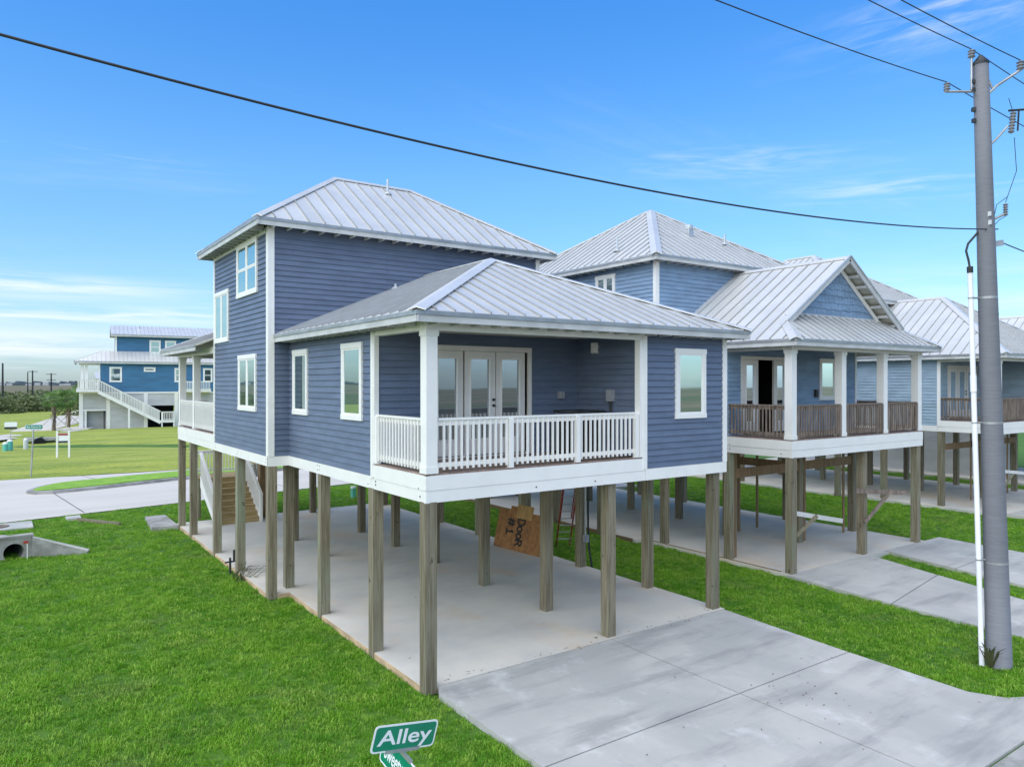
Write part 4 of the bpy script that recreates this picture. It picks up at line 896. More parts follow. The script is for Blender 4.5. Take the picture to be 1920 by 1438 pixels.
def insul(name, p, up=Vector((0, 0, 1)), h=.16, r=.07, n=3, parent=up_):
    mb = MB(); q = [(0, r*.5)]
    for i in range(n): a = i/n; q += [((a+.1/n)*h, r*.6), ((a+.45/n)*h, r), ((a+.8/n)*h, r*.62)]
    q += [(h, r*.45)]
    mb.tube([p+up*t for t, _ in q], [v for _, v in q], 10); return mb.build(name, M['insul'], parent)
# left arm, right arm, top pin
aL = pc(10.27); eL = aL-rt*.62+Vector((0, 0, .0)); MB().tube([aL-rt*.11, eL], .022, 8).tube([eL, eL+Vector((0, 0, .03))-rt*.04], .03, 8).build('bracket_arm', M['metal'], up_); insul('insulator', eL+Vector((0, 0, .02)), h=.14, r=.06)
aR = pc(10.32); eR = aR+rt*.70+Vector((0, 0, .34)); MB().tube([aR+rt*.11-Vector((0, 0, .1)), aR+rt*.28+Vector((0, 0, .06)), eR], .024, 8).tube([aR+rt*.13+Vector((0, 0, .15)), aR+rt*.2], .02, 8).build('bracket_arm', M['metal'], up_); insul('insulator', eR, h=.16, r=.07)
tp = pc(10.75)-rt*.165; MB().tube([tp-Vector((0, 0, .45)), tp+Vector((0, 0, .12))], .022, 8).build('pin_bracket', M['metal'], up_); insul('insulator', tp+Vector((0, 0, .12)), h=.15, r=.065)
a3 = pc(9.40); e3 = a3+rt*.44+Vector((0, 0, .25)); MB().tube([a3+rt*.12-Vector((0, 0, .08)), a3+rt*.22, e3], .02, 8).build('cutout_arm', M['metal'], up_); insul('fuse_cutout', e3+rt*.06-Vector((0, 0, .12)), up=(Vector((0, 0, 1))+rt*.12).normalized(), h=.38, r=.055, n=7)
MB().tube([e3+rt*.18-Vector((0, 0, .08)), e3+rt*.2+Vector((0, 0, .28))], .016, 6).tube([e3+rt*.02+Vector((0, 0, .28)), e3+rt*.3+Vector((0, 0, .30))], .02, 6).build('fuse_tube', M['darkmetal'], up_)
a4 = pc(8.0); e4 = a4+rt*.36+Vector((0, 0, .09)); MB().tube([a4+rt*.13-Vector((0, 0, .02)), e4], .022, 8).build('arrester_arm', M['metal'], up_); insul('lightning_arrester', e4-Vector((0, 0, .04)), h=.22, r=.045, n=5)
MB().tube([a4+rt*.15, a4+rt*.2+Vector((0, 0, .25)), a4+rt*.38+Vector((0, 0, .38))], .006, 5).tube([e3+rt*.1+Vector((0, 0, .25)), e3+rt*.02+Vector((0, 0, .5))], .006, 5).tube([e3+rt*.12-Vector((0, 0, .2)), e3+rt*.16-Vector((0, 0, .8)), e4+Vector((0, 0, .2))], .006, 5).build('jumper_wire', M['wire'], up_)
MB().tube([e4-Vector((0, 0, .05)), e4-rt*.12-Vector((0, 0, .12)), a4+rt*.14-Vector((0, 0, .15))], .006, 5).build('jumper_wire', M['wire'], up_)
a5 = pc(7.57); MB().beam(a5+rt*.13-Vector((0, 0, .03)), a5+rt*.30, .05, .10).build('cable_clamp', M['metal'], up_)
# conduit riser beside it
cp = thing('conduit_riser', 'slim white plastic conduit standing strapped beside the grey power pole', 'conduit', (PX-.31*rt.x, PY-.31*rt.y, 0))
cc = lambda z: rt*(-.030*z)+Vector((0, 0, z))
smooth(MB().tube([cc(0), cc(7.05)], .043, 16).build('conduit_pipe', M['conduit'], cp)); smooth(MB().tube([cc(4.9), cc(5.2)], .052, 16).build('coupling', M['conduit'], cp)); MB().tube([cc(.35), cc(.36)], .0445, 16).build('pipe_joint', M['darkmetal'], cp)
MB().tube([cc(7.03), cc(7.14)], .05, 14).build('conduit_head', M['wire'], cp)
smooth(MB().tube([cc(7.1), cc(7.25)-rt*.02, cc(7.42)-rt*.06, cc(7.55)-rt*.02, cc(7.75)+rt*.16, cc(7.82)+rt*.2], .02, 8).build('riser_cable', M['wire'], cp))
for z in (1.9, 4.35, 6.58): MB().tube([cc(z)+rt*.0, cc(z)+rt*.16], .018, 6).tube([cc(z-.01), cc(z+.01)], .049, 14).build('standoff_bracket', M['metal'], cp)
# leafy plant at its foot
pt = thing('strap_leaf_plant', 'dark strap-leaved plant growing between the conduit and the pole base', 'plant', (PX-.22*rt.x-.1*fw.x, PY-.22*rt.y-.1*fw.y, 0)); rr = random.Random(9)
for i in range(22):
    a = rr.uniform(0, 6.28); L = rr.uniform(.35, .75); o = Vector((math.cos(a), math.sin(a), 0)); s_ = Vector((-o.y, o.x, 0))*.022
    p0 = o*.02; p1 = o*L*.28+Vector((0, 0, L*.55)); p2 = o*L*.62+Vector((0, 0, L*.80))
    MB().add([p0-s_, p0+s_, p1-s_*1.2, p1+s_*1.2, p2], [(0, 1, 3, 2), (2, 3, 4)]).build('leaf', M['plant'], pt)
# power lines
def line(label, pts, r, grp='overhead lines on the power pole'):
    mb = MB(); mb.tube(pts, r, 6); o = mb.build('power_line', M['wire']); smooth(o); return tag(o, label, 'cable', grp)
P0 = Vector((PX, PY, 0))
pts = []
for i in range(61):
    x = 9.1-25.1*i/60; pts.append((x, -4.72+.40*(9.1-x)/15*(1 if x > -6 else 1), 7.275+.0064*(x+.25)**2 if x > -9.5 else 7.275+.0064*85.6+(-9.5-x)*.118))
line('thick dark cable sagging across the whole sky to the lower clamp on the pole', pts, .011)
def wline(label, P, xs, slope_pts, r=.011):
    line(label, slope_pts, r)
iL = P0+eL+Vector((0, 0, .17)); iT = P0+tp+Vector((0, 0, .28)); iR = P0+eR+Vector((0, 0, .17))
def para(p, dirx, L, drop, n=24, dy=0):
    """a span starting at p and sagging along +/-x"""
    out = []
    for i in range(n+1):
        t = L*i/n; out.append((p.x+dirx*t, p.y+dy*t, p.z-drop*t+.0035*t*t))
    return out
line('thin line from the left arm insulator up and out of the top of the photo', para(iL, -1, 22, .088), .0085)
line('thin line from the pole-top pin insulator running out of the top', para(iT, -1, 22, .055), .0085)
line('thin line from the right arm insulator, the rightmost at the top edge', para(iR, -1, 22, .055), .0085)
line('thin span leaving the left arm to the far right behind the pole', para(iL, 1, 40, .05), .0085)
line('thin span leaving the pole top down towards the right edge', para(iT, 1, 40, .05), .0085)
line('thin span leaving the right arm beyond the right edge', para(iR, 1, 40, .05), .0085)
line('thin cable from the lower clamp to the right edge of the photo', para(P0+a5+rt*.28, 1, 40, .07), .010)

# ============================================================ near street-name sign
sg = thing('street_sign', 'green street-name sign with two crossed blades reading Alley, tilted, nearest the camera', 'street sign', (0, 0, 0))
cpos = Vector(CAM)
c1 = cpos+fw*6.0+rt*((760-960)/1376*6.0)+Vector((0, 0, (718.2-1379)/1376*6.0))
U = rt*.455+fw*.36+Vector((0, 0, -.106)); U.normalize(); V = rt*.05+Vector((0, 0, .215)); V.normalize(); V = (V-U*V.dot(U)).normalized(); N = U.cross(V).normalized()
if N.dot(cpos-c1) < 0: N = -N
def blade(c, u, v, n, w, h, txt, tsz, parent, off=0.0):
    def rr_(w, h, r, k=4):
        o = []
        for cx_, cy_, a0 in ((w/2-r, h/2-r, 0), (-w/2+r, h/2-r, 90), (-w/2+r, -h/2+r, 180), (w/2-r, -h/2+r, 270)):
            for i in range(k+1): a = R(a0+90*i/k); o.append((cx_+r*math.cos(a), cy_+r*math.sin(a)))
        return o
    b = MB().prism([c+u*x+v*y for x, y in rr_(w, h, .035)], -n*.004).build('sign_blade', M['signwhite'], parent)
    MB().prism([c+u*x+v*y+n*.0006 for x, y in rr_(w-.03, h-.03, .026)], n*.0012).build('sign_face', M['signgreen'], b)
    cu = bpy.data.curves.new('t', 'FONT'); cu.body = txt; cu.size = tsz; cu.align_x = 'CENTER'; cu.align_y = 'CENTER'; cu.extrude = .0006; cu.offset = tsz*.012
    ob = bpy.data.objects.new('t', cu); me = bpy.data.meshes.new_from_object(ob); bpy.data.objects.remove(ob)
    xs = [q.co.x for q in me.vertices]; sc = (w*.84)/(max(xs)-min(xs)); ysz = tsz and 1
    Mx = Matrix.Identity(4)
    for i in range(3): Mx[i][0] = u[i]; Mx[i][1] = v[i]; Mx[i][2] = n[i]; Mx[i][3] = (c+n*.0026+u*off)[i]
    me.transform(Matrix.Diagonal((sc, 1, 1, 1))); me.transform(Mx); me.materials.clear(); me.materials.append(M['signwhite']); put('sign_lettering', me, b)
    return b
blade(c1, U, V, N, .60, .228, 'Alley', .175, sg)
U2 = -(U.cross(V)).normalized()
if U2.dot(rt) < 0: U2 = -U2
N2 = U2.cross(V).normalized()
if N2.dot(cpos-c1) < 0: N2 = -N2
c2 = c1-V*.245-U2*0+U2*.10
blade(c2, U2, V, N2, .80, .228, 'Sweetwater Cir', .17, sg)
MB().beam(c1-V*.114-U*.16-N*.004, c1-V*.114+U*.16-N*.004, .02, .03, up=V).build('blade_bracket', M['metal'], sg); MB().beam(c1-V*.128-U2*.16, c1-V*.128+U2*.16, .024, .03, up=V).build('blade_bracket', M['metal'], sg)
MB().tube([c1-V*.36, c1-V*2.3], .03, 12).build('sign_post', M['metal'], sg)

# ============================================================ culvert, pads, lumber
cv = thing('culvert', 'concrete culvert headwall with round pipe mouth and sloping wing wall', 'culvert', (-5.35, 15.0, 0), R(10))
def ringwall(w0, w1, z0, z1, cx, cz, r, y0, y1, n=24):
    mb = MB(); outer = []; inner = []
    for i in range(n):
        a = 2*math.pi*i/n; c, s = math.cos(a), math.sin(a)
        k = min((w1-cx)/c if c > 1e-6 else 1e9, (w0-cx)/c if c < -1e-6 else 1e9, (z1-cz)/s if s > 1e-6 else 1e9, (z0-cz)/s if s < -1e-6 else 1e9)
        outer.append((cx+c*k, cz+s*k)); inner.append((cx+c*r, cz+s*r))
    vs = [(x, y0, z) for x, z in outer]+[(x, y0, z) for x, z in inner]+[(x, y1, z) for x, z in outer]+[(x, y1, z) for x, z in inner]
    fs = []
    for i in range(n):
        j = (i+1) % n; fs += [(i, j, n+j, n+i), (2*n+i, 3*n+i, 3*n+j, 2*n+j), (n+i, n+j, 3*n+j, 3*n+i), (i, 2*n+i, 2*n+j, j)]
    return mb.add(vs, fs)
ringwall(-1.6, .52, -.15, .60, .06, .18, .26, 0, .18).build('headwall', M['oldconc'], cv)
MB().box(-1.62, .55, -.02, .22, .60, .66).build('coping', M['oldconc'], cv)
MB().tube([(.06, .03, .18), (.06, 1.6, .18)], .285, 20, cap=False).build('pipe_rim', M['oldconc'], cv); MB().tube([(.06, 1.2, .18), (.06, 1.3, .18)], .27, 20).build('pipe_dark', M['black'], cv)
MB().hexa([(.5, -.05, -.1), (1.75, -.75, -.1), (1.85, -.55, -.1), (.52, .16, -.1), (.5, -.05, .56), (1.75, -.75, .06), (1.85, -.55, .06), (.52, .16, .56)]).build('wing_wall', M['oldconc'], cv)
MB().hexa([(.5, -.06, .562), (1.76, -.77, .062), (1.87, -.54, .062), (.5, .17, .562), (.5, -.06, .59), (1.76, -.77, .09), (1.87, -.54, .09), (.5, .17, .59)]).build('wing_coping', M['drive'], cv)
stk = thing('survey_stake', 'thin white survey stake with pink ribbon in front of the culvert', 'stake', (-4.98, 14.75, 0)); MB().box(-.012, .012, -.012, .012, 0, .52).build('stake', M['white'], stk); MB().box(-.09, .03, -.015, .015, .46, .53).build('ribbon', M['red'], stk)
mh = thing('manhole_pad', 'square concrete pad with rusty round manhole cover in the lawn', 'manhole', (-5.5, 20.8, 0)); MB().box(-1.2, .85, -.75, .65, -.05, .05).build('pad', M['drive'], mh); MB().tube([(-.25, -.05, .05), (-.25, -.05, .065)], .42, 24).build('cover', M['bark'], mh)
lm = thing('lumber_offcut', 'weathered grey lumber offcut lying in the lawn, next to a flat concrete block', 'lumber', (-2.7, 19.8, 0)); MB().beam((-.55, .95, .06), (.6, -.85, .05), .09, .09).build('board', M['post'], lm)
lm = thing('concrete_block', 'flat pale concrete block at the end of the grey lumber offcut', 'concrete block', (-3.35, 21.2, 0)); MB().box(-.25, .22, -.3, .3, 0, .09).build('block', M['drive'], lm)

# ============================================================ teal house across the street
bh = thing('beach_house', 'teal-blue three-storey beach house with long white outside stair beyond the verge', 'house', (1.5, 80.2, 0), R(-5.5))
def BF_(u0, u1, y0, y1, z0, z1, m, nm='wall', **k): return MB().box(u0, u1, y0, y1, z0, z1).build(nm, M[m], bh, **k)
Uf = Fr((0, 0), (1, 0), (0, -1))
siding(bh, Fr((0, 0), (1, 0), (0, -1)), 18, .0, 4.05, M['graysid'], expo=.2, single=False, holes=[(.7, 2.6, -.1, 2.15), (6.4, 9.3, -.1, 2.6)], solid=False)
siding(bh, Fr((1.9, -.02), (1, 0), (0, -1)), 16.1, 4.1, 7.35, M['blue4'], expo=.2, single=False)
siding(bh, Fr((3.5, 1.6), (1, 0), (0, -1)), 14.5, 8.3, 10.4, M['blue4'], expo=.2, single=False)
BF_(3.5, 3.6, 1.6, 8, 8.2, 10.4, 'blue4'); BF_(0, .1, 0, 10, 0, 4, 'graysid'); BF_(1.9, 2.0, 0, 10, 4.1, 7.3, 'blue4'); BF_(17.9, 18, 0, 10, 0, 10, 'blue4')
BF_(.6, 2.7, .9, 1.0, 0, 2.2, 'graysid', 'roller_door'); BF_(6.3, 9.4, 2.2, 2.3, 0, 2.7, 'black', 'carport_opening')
for u in (0, 2.55, 6.2, 9.3): BF_(u, u+.38, -.07, -.03, 0, 4.0, 'white', 'pilaster')
BF_(.4, 2.6, -.08, -.03, 2.1, 2.25, 'white', 'door_head'); BF_(0, 18, -.09, -.03, 3.95, 4.12, 'white', 'band_board')
BF_(.55, .7, -.06, .0, 0, 2.1, 'white', 'door_jamb'); BF_(2.3, 2.4, .2, .3, 0, 2.1, 'black', 'door_gap')
for u in (.15, .55): BF_(u, u+.28, .1, .4, 4.4, 7.2, 'white', 'column')
BF_(0, 1.9, .0, 3.5, 7.1, 7.3, 'white', 'porch_beam'); BF_(-.25, 1.9, -.3, 4, 4.1, 4.4, 'white', 'deck'); BF_(1.86, 1.98, -.06, -.03, 4.4, 7.2, 'white', 'corner_board'); BF_(3.42, 3.6, 1.5, 1.56, 8.4, 10.3, 'white', 'corner_board')
BF_(3.4, 18, 1.4, 1.5, 8.2, 8.35, 'white', 'band_board')
def bwin(fr, a0, a1, z0, z1, st_='hung'): window(bh, fr, a0, a1, z0, z1, st_, 'glass', cw=.14)
Ff = Fr((0, -.02), (1, 0), (0, -1)); Fu = Fr((0, 1.6), (1, 0), (0, -1))
bwin(Ff, 2.85, 4.05, 5.2, 6.85); bwin(Ff, 6.2, 7.35, 6.35, 6.85, 'one'); bwin(Ff, 9.3, 10.4, 5.2, 6.8); bwin(Ff, 12.3, 13.3, 5.2, 6.8); bwin(Ff, 14.4, 15.5, 5.2, 6.8)
bwin(Fu, 6.85, 8.0, 8.4, 9.95); bwin(Fu, 8.45, 9.6, 8.4, 9.95)
rb1 = MB().box(2, 17.8, .5, 9, 7.3, 7.35).build('roof', M['soffit'], bh)
facet(bh, rb1, [(-.45, -.45, 7.45), (18.4, -.45, 7.45), (18.4, 1.6, 8.65), (2.3, 1.6, 8.65)], .42, False)
facet(bh, rb1, [(-.45, 10, 7.45), (-.45, -.45, 7.45), (2.3, 1.6, 8.65), (2.3, 10, 8.65)], .42, False)
fascia(rb1, (-.45, -.45), (18.4, -.45), (0, -1), 7.45, .2); fascia(rb1, (-.45, -.45), (-.45, 10), (-1, 0), 7.45, .2)
tails(rb1, (-.45, -.45), (18.4, -.45), (0, -1), 7.4, .45)
rb2 = MB().box(3.6, 17.8, 1.8, 8, 10.4, 10.45).build('roof', M['soffit'], bh)
facet(bh, rb2, [(3.0, 1.0, 10.5), (18.6, 1.0, 10.5), (18.6, 4.6, 11.7), (3.0, 4.6, 11.7)], .42, False)
facet(bh, rb2, [(3.0, 8.2, 10.5), (18.6, 8.2, 10.5), (18.6, 4.6, 11.7), (3.0, 4.6, 11.7)], .42, False)
fascia(rb2, (3.0, 1.0), (18.6, 1.0), (0, -1), 10.5, .2)
vent(rb2, (5.9, 3.6, 11.35), .3, .1)
# stair
def bwr(p0, p1, z=4.4, top=1.05): rail(bh, p0, p1, 'white', zd=z, top=top, sp=.16, bal=.06, single=False)
bwr((-.25, -.3), (1.75, -.3)); BF_(1.7, 1.85, -.4, -.25, 4.3, 5.5, 'white', 'newel_post')
s0, s1 = (1.8, 4.3), (7.8, .85)
for y in (-.35, -1.45):
    MB().beam((s0[0], y, s0[1]-.15), (s1[0], y, s1[1]-.1), .08, .36).build('stringer', M['white'], bh); MB().beam((s0[0], y, s0[1]+1.1), (s1[0], y, s1[1]+1.1), .12, .1).build('handrail', M['white'], bh)
    b = MB()
    for i in range(1, 40):
        t = i/40; u = s0[0]+(s1[0]-s0[0])*t; z = s0[1]+(s1[1]-s0[1])*t; b.box(u-.03, u+.03, y-.03, y+.03, z, z+1.1)
    b.build('balusters', M['white'], bh, kind='stuff')
for t in (.36, .72): MB().box(s0[0]+6*t-.07, s0[0]+6*t+.07, -1.52, -1.38, 4.3-3.45*t-.3, 4.3-3.45*t+1.15).build('newel_post', M['white'], bh)
BF_(-.2, 1.85, -1.5, -.31, 4.15, 4.4, 'white', 'deck'); bwr((-.2, -1.5), (1.85, -1.5))
BF_(4.6, 4.78, -1.5, -1.35, 0, 2.6, 'white', 'support_post')
BF_(7.8, 9.2, -1.6, -.3, .75, .95, 'white', 'landing'); bwr((7.85, -1.55), (9.15, -1.55), .95, 1.0); bwr((9.15, -1.55), (9.15, -.4), .95, 1.0)
for u in (7.85, 9.05): BF_(u, u+.13, -1.55, -1.42, 0, 1.95, 'white', 'support_post')
BF_(9.7, 13.0, -1.3, -.05, 4.1, 4.35, 'white', 'balcony'); bwr((9.72, -1.3), (13, -1.3), 4.3, 1.0)
# grey house glimpsed behind its porch
gh = thing('distant_house', 'small pale house with low roof glimpsed through the porch of the teal house', 'house', (19.5, 219, 0)); MB().box(-2.5, 4, 0, 8, 0, 6.3).build('wall', M['graysid'], gh); MB().prism([(-3, -.6, 6.3), (4.6, -.6, 6.3), (4.6, 4, 8.0), (-3, 4, 8.0)], (0, 0, .15)).build('roof', M['roof'], gh)
MB().box(-2, 0, -.05, 0, 3, 4.6).build('window', M['glass'], gh)

# ============================================================ far signs and pedestals
def post_sign():
    t = thing('street_sign', 'slim street-name sign reading Bay Pointe Dr on a grey post across the road', 'street sign', (-4.2, 36.5, 0), R(-14))
    MB().tube([(0, 0, 0), (.12, 0, 2.55)], .04, 8).build('sign_post', M['metal'], t)
    c = Vector((.15, 0, 2.72)); u = Vector((1, 0, 0)); v = Vector((0, 0, 1)); n = Vector((0, -1, 0))
    blade(c, u, v, n, .82, .24, 'Bay Pointe Dr', .13, t)
    MB().beam((.0, 0, 2.57), (.5, 0, 2.57), .03, .04).build('blade_bracket', M['metal'], t)
post_sign()
rs = thing('yard_sign', 'white estate-agent sign on two square posts in the verge', 'sign', (-2.2, 44.9, .25), R(-16))
for x in (-.38, .30): MB().box(x, x+.11, -.05, .05, 0, 1.75).build('sign_post', M['white'], rs)
MB().box(-.26, .29, -.02, .02, .95, 1.60).build('sign_board', M['signwhite'], rs); MB().box(-.25, .28, -.03, -.021, 1.45, 1.58).build('red_strip', M['red'], rs); MB().box(-.25, .28, -.03, -.021, .97, 1.10).build('dark_strip', M['darkmetal'], rs)
cu = bpy.data.curves.new('t', 'FONT'); cu.body = '*'; 
ys = thing('yard_sign', 'small white and navy yard sign beside the curved road', 'sign', (-4.8, 58.5, .3), R(-16)); MB().box(-.02, .02, -.02, .02, 0, 1.3).build('sign_post', M['metal'], ys); MB().box(-.42, .42, -.02, .02, 1.25, 1.75).build('sign_board', M['signwhite'], ys); MB().box(-.42, .42, -.03, -.021, 1.2, 1.38).build('dark_strip', M['darkmetal'], ys)
for i, (x, y, hh, r_) in enumerate(((-5.2, 52.0, .62, .17), (-4.93, 52.6, .75, .19), (-3.95, 54.2, .7, .16))):
    t = thing('utility_pedestal', ('shorter green utility pedestal with white cap, leftmost on the verge', 'taller green utility pedestal with white cap in the pair on the verge', 'lone pale utility pedestal right of the green pair')[i], 'utility pedestal', (x, y, .2), 0, 'utility pedestals on the verge')
    MB().tube([(0, 0, 0), (0, 0, hh)], r_, 10).build('pedestal_body', M['teal'] if i < 2 else M['conduit'], t); MB().tube([(0, 0, hh), (0, 0, hh+.12)], [r_*1.05, r_*.6], 10).build('pedestal_cap', M['white'], t)
ob = thing('drain_mouth', 'dark culvert mouth in the verge below the drive', 'drain', (-2.8, 62.2, .05), R(-10)); MB().tube([(0, 0, .05), (0, 1.5, .05)], .42, 14).build('pipe', M['black'], ob); MB().box(-1.2, 1.2, .3, 1.5, .2, .42).build('headwall', M['oldconc'], ob)

# ============================================================ palms, bushes, far poles
def fan_mesh(seed):
    rr = random.Random(seed); mb = MB()
    mb.tube([(0, 0, 0), (.55, 0, .10), (.95, 0, .04)], [.02, .014, .01], 4)
    for i in range(13):
        a = R(-100+200*i/12); L = rr.uniform(.62, .85)*(1-.15*abs(i-6)/6); d = Vector((math.cos(a), math.sin(a), -.08)); s_ = Vector((-d.y, d.x, 0))*.045
        p0 = Vector((.95, 0, .04)); p1 = p0+d*L*.55+Vector((0, 0, .02)); p2 = p0+d*L+Vector((0, 0, -.22))
        mb.add([p0, p1-s_, p1+s_, p2], [(0, 1, 2), (1, 3, 2)])
    return mb.mesh('frond', M['palm'])
FAN = [fan_mesh(i) for i in range(3)]
def palm(label, x, y, hgt, sc, n, z0=0, braces=True, rz=0):
    t = thing('palm_tree', label, 'palm tree', (x, y, z0), rz, 'sabal palms')
    zs = [0, hgt*.5, hgt]; MB().tube([(0, 0, 0), (.04, 0, hgt*.5), (0, .02, hgt)], [.24*sc, .20*sc, .25*sc], 10).build('trunk', M['bark'], t)
    bt = MB(); rr = random.Random(int(x*10)+n)
    for i in range(46):
        a = rr.uniform(0, 6.28); z = hgt*(.15+.83*i/46); o = Vector((math.cos(a), math.sin(a), 0)); p = o*.2*sc+Vector((0, 0, z)); bt.beam(p, p+o*.14*sc+Vector((0, 0, .24*sc)), .07*sc, .03)
    bt.build('boot_stubs', M['bark'], t)
    for i in range(n):
        a = rr.uniform(0, 6.28); el = rr.uniform(-50, 70)
        put('frond', FAN[i % 3], t, loc=(0, 0, hgt), rot=(rr.uniform(-.4, .4), R(-el), a)).scale = (sc*rr.uniform(.85, 1.1),)*3
    if braces:
        for k in range(3):
            a = R(20+120*k); MB().tube([(.2*math.cos(a), .2*math.sin(a), 1.4), (1.7*math.cos(a), 1.7*math.sin(a), 0)], .035, 5).build('brace_pole', M['soffit'], t)
palm('braced fan palm left of its pair, nearest the verge', -1.0, 76.7, 2.95, .86, 34, .3)
palm('braced fan palm, the middle one of the three by the teal house', .8, 84.5, 3.2, .95, 36, .05)
palm('dark fan palm close beside the teal house porch', 3.4, 97, 3.9, 1.15, 40)
palm('tall lone palm standing in the scrub against the marsh horizon', -8.5, 165, 6.2, 1.25, 26, 0, False)
def leafmass(name, label, cat, blobs, n, lsz, seed, mt='bush', grp=None, kind=None):
    rr = random.Random(seed); mb = MB()
    for _ in range(n):
        x, y, z, rx, ry, rz = rr.choice(blobs); th = rr.uniform(0, 6.28); cz = rr.uniform(-.15, 1); q = math.sqrt(max(0, 1-cz*cz)); k = rr.uniform(.72, 1.06)
        p = Vector((x+rx*q*math.cos(th)*k, y+ry*q*math.sin(th)*k, max(.05, z+rz*cz*k)))
        a = Vector((rr.gauss(0, 1), rr.gauss(0, 1), rr.gauss(0, .6))).normalized()*lsz*rr.uniform(.6, 1.3); b = a.cross(Vector((rr.gauss(0, 1), rr.gauss(0, 1), rr.gauss(0, 1)))).normalized()*lsz*.6
        mb.add([p-a, p-b, p+a, p+b], [(0, 1, 2, 3)])
    o = mb.build(name, M[mt]); return tag(o, label, cat, grp, kind)
def blobs(n, x0, x1, y0, y1, r, seed, hk=1.0):
    rr = random.Random(seed); out = []
    for i in range(n):
        s = rr.uniform(.6, 1.2)*r; out.append((rr.uniform(x0, x1), rr.uniform(y0, y1), 0, s*1.2, s*1.2, s*hk))
    return out
leafmass('tree_mass', None, None, blobs(26, -34, 2, 140, 160, 3.2, 1, .85), 9000, .42, 11, kind='stuff')
leafmass('scrub_mass', None, None, blobs(150, -60, 46, 165, 330, 3.4, 2, .7), 15000, .65, 12, kind='stuff')
leafmass('tree_mass', None, None, blobs(40, -85, -62, -60, 75, 5.5, 6, 1.0), 7000, .9, 15, kind='stuff')
leafmass('shrub', 'dark rounded evergreen thicket behind the palms at the end of the drive', 'shrub', blobs(9, 5.5, 13, 118, 128, 4.2, 3, 1.25), 5000, .34, 13)
leafmass('shrub', 'low olive bush at the left edge of the far lawn', 'shrub', blobs(5, -12, -4, 136, 142, 2.4, 4, .9), 1800, .32, 14)
def far_pole(label, px, d, top, arm=0):
    r_ = (px-960)/1376*d; p = Vector(CAM)+fw*d+rt*r_; t = thing('distant_power_pole', label, 'utility pole', (p.x, p.y, 0), R(-35), 'distant wooden power poles')
    MB().tube([(0, 0, 0), (0, 0, top)], [.24, .15], 8).build('pole_shaft', M['wire'] if arm != 9 else M['post'], t)
    for k in range(arm): MB().box(-1.3+.15*k, 1.3-.15*k, -.07, .07, top-.35-1.5*k, top-.2-1.5*k).build('crossarm', M['darkmetal'], t)
far_pole('bare pole at the far left edge above the scrub', 5, 150, 9.2, 0)
far_pole('short distant pole, second from the left edge', 52, 260, 9.0, 0)
far_pole('distant pole with one wide crossarm, third from the left', 61, 190, 8.4, 1)
far_pole('distant pole with two crossarms nearest the teal house', 96, 190, 7.7, 2)
# far tree line and settlement on the horizon
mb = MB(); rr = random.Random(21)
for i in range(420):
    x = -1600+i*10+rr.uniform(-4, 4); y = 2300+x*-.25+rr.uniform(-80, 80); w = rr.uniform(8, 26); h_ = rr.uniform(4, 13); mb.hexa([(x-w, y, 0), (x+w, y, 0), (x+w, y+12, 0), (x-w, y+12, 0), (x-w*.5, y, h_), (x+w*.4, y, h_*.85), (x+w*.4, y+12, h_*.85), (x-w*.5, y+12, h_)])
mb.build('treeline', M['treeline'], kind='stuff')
mb = MB()
for i in range(70):
    x = -900+i*25+rr.uniform(-9, 9); y = 2150+x*-.25+rr.uniform(-50, 50); mb.box(x-6, x+6, y, y+8, 0, rr.uniform(4, 9))
mb.build('distant_buildings', M['graysid'], kind='stuff')

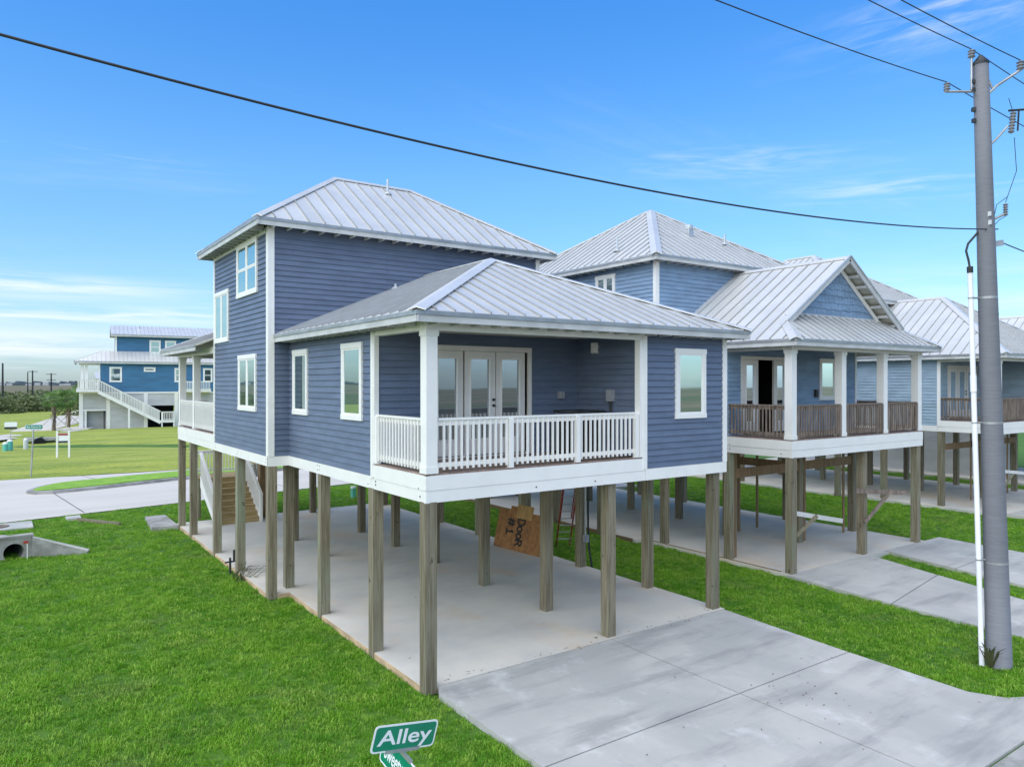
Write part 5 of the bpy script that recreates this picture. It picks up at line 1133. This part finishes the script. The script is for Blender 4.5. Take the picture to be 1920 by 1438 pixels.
# ============================================================ grass
def tuft(mb, cx, rr, n, spread, hmin, hmax):
    for i in range(n):
        a = rr.uniform(0, 6.28); r_ = spread*math.sqrt(rr.random()); p = Vector((cx[0]+r_*math.cos(a), cx[1]+r_*math.sin(a), 0)); b = rr.uniform(0, 6.28); L = rr.uniform(hmin, hmax); w = rr.uniform(.0035, .006)
        o = Vector((math.cos(b), math.sin(b), 0)); s_ = Vector((-o.y, o.x, 0))*w; ln = rr.uniform(.25, .9)
        p1 = p+o*L*.35*ln+Vector((0, 0, L*.62)); p2 = p+o*L*.95*ln+Vector((0, 0, L*(1-.35*ln)))
        mb.add([p-s_, p+s_, p1+s_*.8, p1-s_*.8, p2], [(0, 1, 2, 3), (3, 2, 4)])
def grass_object(name, polys, dens):
    mb = MB(); kinds = []; ds = []
    for poly, d in polys:
        mb.add([(x, y, -.015) for x, y in poly], [tuple(range(len(poly)))]); kinds.append(0); ds.append(d)
    rr = random.Random(31)
    for k in (1, 2, 3, 4):
        n0 = len(mb.f); tuft(mb, (0, 0), rr, 26, .10, .028, .058+.007*k); kinds += [k]*(len(mb.f)-n0); ds += [0]*(len(mb.f)-n0)
    me = mb.mesh(name, M['grass'])
    a = me.attributes.new('part_kind', 'INT', 'FACE'); a.data.foreach_set('value', kinds)
    a = me.attributes.new('dens', 'FLOAT', 'FACE'); a.data.foreach_set('value', ds)
    o = put(name, me, kind='stuff')
    ng = bpy.data.node_groups.new(name, 'GeometryNodeTree'); ng.interface.new_socket('Geometry', in_out='INPUT', socket_type='NodeSocketGeometry'); ng.interface.new_socket('Geometry', in_out='OUTPUT', socket_type='NodeSocketGeometry')
    N_ = ng.nodes; Lk = ng.links; gi = N_.new('NodeGroupInput'); go = N_.new('NodeGroupOutput')
    na = N_.new('GeometryNodeInputNamedAttribute'); na.data_type = 'INT'; na.inputs[0].default_value = 'part_kind'
    nd = N_.new('GeometryNodeInputNamedAttribute'); nd.data_type = 'FLOAT'; nd.inputs[0].default_value = 'dens'
    def only(k):
        c = N_.new('FunctionNodeCompare'); c.data_type = 'INT'; c.operation = 'EQUAL'; Lk.new(na.outputs[0], c.inputs[2]); c.inputs[3].default_value = k
        s_ = N_.new('GeometryNodeSeparateGeometry'); s_.domain = 'FACE'; Lk.new(gi.outputs[0], s_.inputs[0]); Lk.new(c.outputs[0], s_.inputs[1]); return s_.outputs[0]
    dp = N_.new('GeometryNodeDistributePointsOnFaces'); Lk.new(only(0), dp.inputs[0]); Lk.new(nd.outputs[0], dp.inputs['Density'])
    jg = N_.new('GeometryNodeJoinGeometry')
    for k in (1, 2, 3, 4):
        ti = N_.new('GeometryNodeGeometryToInstance'); Lk.new(only(k), ti.inputs[0]); Lk.new(ti.outputs[0], jg.inputs[0])
    ip = N_.new('GeometryNodeInstanceOnPoints'); Lk.new(dp.outputs[0], ip.inputs['Points']); Lk.new(jg.outputs[0], ip.inputs['Instance']); ip.inputs['Pick Instance'].default_value = True
    rv = N_.new('FunctionNodeRandomValue'); rv.data_type = 'FLOAT_VECTOR'; rv.inputs[0].default_value = (-.25, -.25, 0); rv.inputs[1].default_value = (.25, .25, 6.283); Lk.new(rv.outputs[0], ip.inputs['Rotation'])
    rs_ = N_.new('FunctionNodeRandomValue'); rs_.data_type = 'FLOAT'; rs_.inputs[2].default_value = .6; rs_.inputs[3].default_value = 1.25
    # clumps: grass grows taller in drifting patches
    ps = N_.new('GeometryNodeInputPosition'); nz = N_.new('ShaderNodeTexNoise'); nz.inputs['Scale'].default_value = 1.6; nz.inputs['Detail'].default_value = 3; Lk.new(ps.outputs[0], nz.inputs['Vector'])
    mr = N_.new('ShaderNodeMapRange'); Lk.new(nz.outputs[0], mr.inputs[0]); mr.inputs[1].default_value = .35; mr.inputs[2].default_value = .65; mr.inputs[3].default_value = .60; mr.inputs[4].default_value = 1.3
    ml = N_.new('ShaderNodeMath'); ml.operation = 'MULTIPLY'; Lk.new(rs_.outputs[1], ml.inputs[0]); Lk.new(mr.outputs[0], ml.inputs[1]); Lk.new(ml.outputs[0], ip.inputs['Scale'])
    Lk.new(ip.outputs[0], go.inputs[0]); md = o.modifiers.new('scatter', 'NODES'); md.node_group = ng
    return o
NR = 150
grass_object('lawn_grass', [
    ([(-8.5, -4), (-.52, -4), (-.52, 12), (-8.5, 12)], NR), ([(-.52, -5), (-.04, -5), (-.04, 6.7), (-.52, 6.7)], NR), ([(-.04, -6), (.09, -6), (.09, -.05), (-.04, 0)], NR),
    ([(-8.5, 12), (-.52, 12), (-.52, 22.6), (-8.5, 21.2)], 95),
    ([(7.45, -.0), (11.1, -.0), (11.1, 6), (7.45, 6)], NR), ([(7.28, -4.9), (10.88, -6.1), (11.0, 0), (7.38, 0)], NR), ([(7.28, -4.95), (7.55, -5.45), (8.1, -5.8), (10.8, -6.15)], NR),
    ([(7.45, 6), (10.85, 6), (10.85, 24), (7.45, 24)], 95),
    ([(14.93, .78), (15.9, .78), (15.0, -3.6), (14.6, -6.1), (13.15, -6.1), (13.77, -3.5)], 120),
    ([(-.5, 17.7), (7.4, 17.7), (7.4, 24.1), (-.5, 22.7)], 90),
    ([(18.3, 1), (25.35, 1), (25.35, 17), (18.3, 17)], 75), ([(19.25, -6), (25.4, -6), (25.4, 1), (19.25, 1)], 90), ([(10.9, 18.1), (36, 18.1), (36, 28.5), (10.9, 24.6)], 40), ([(33.6, -5), (36, -5), (36, 18), (33.6, 18)], 40)], NR)
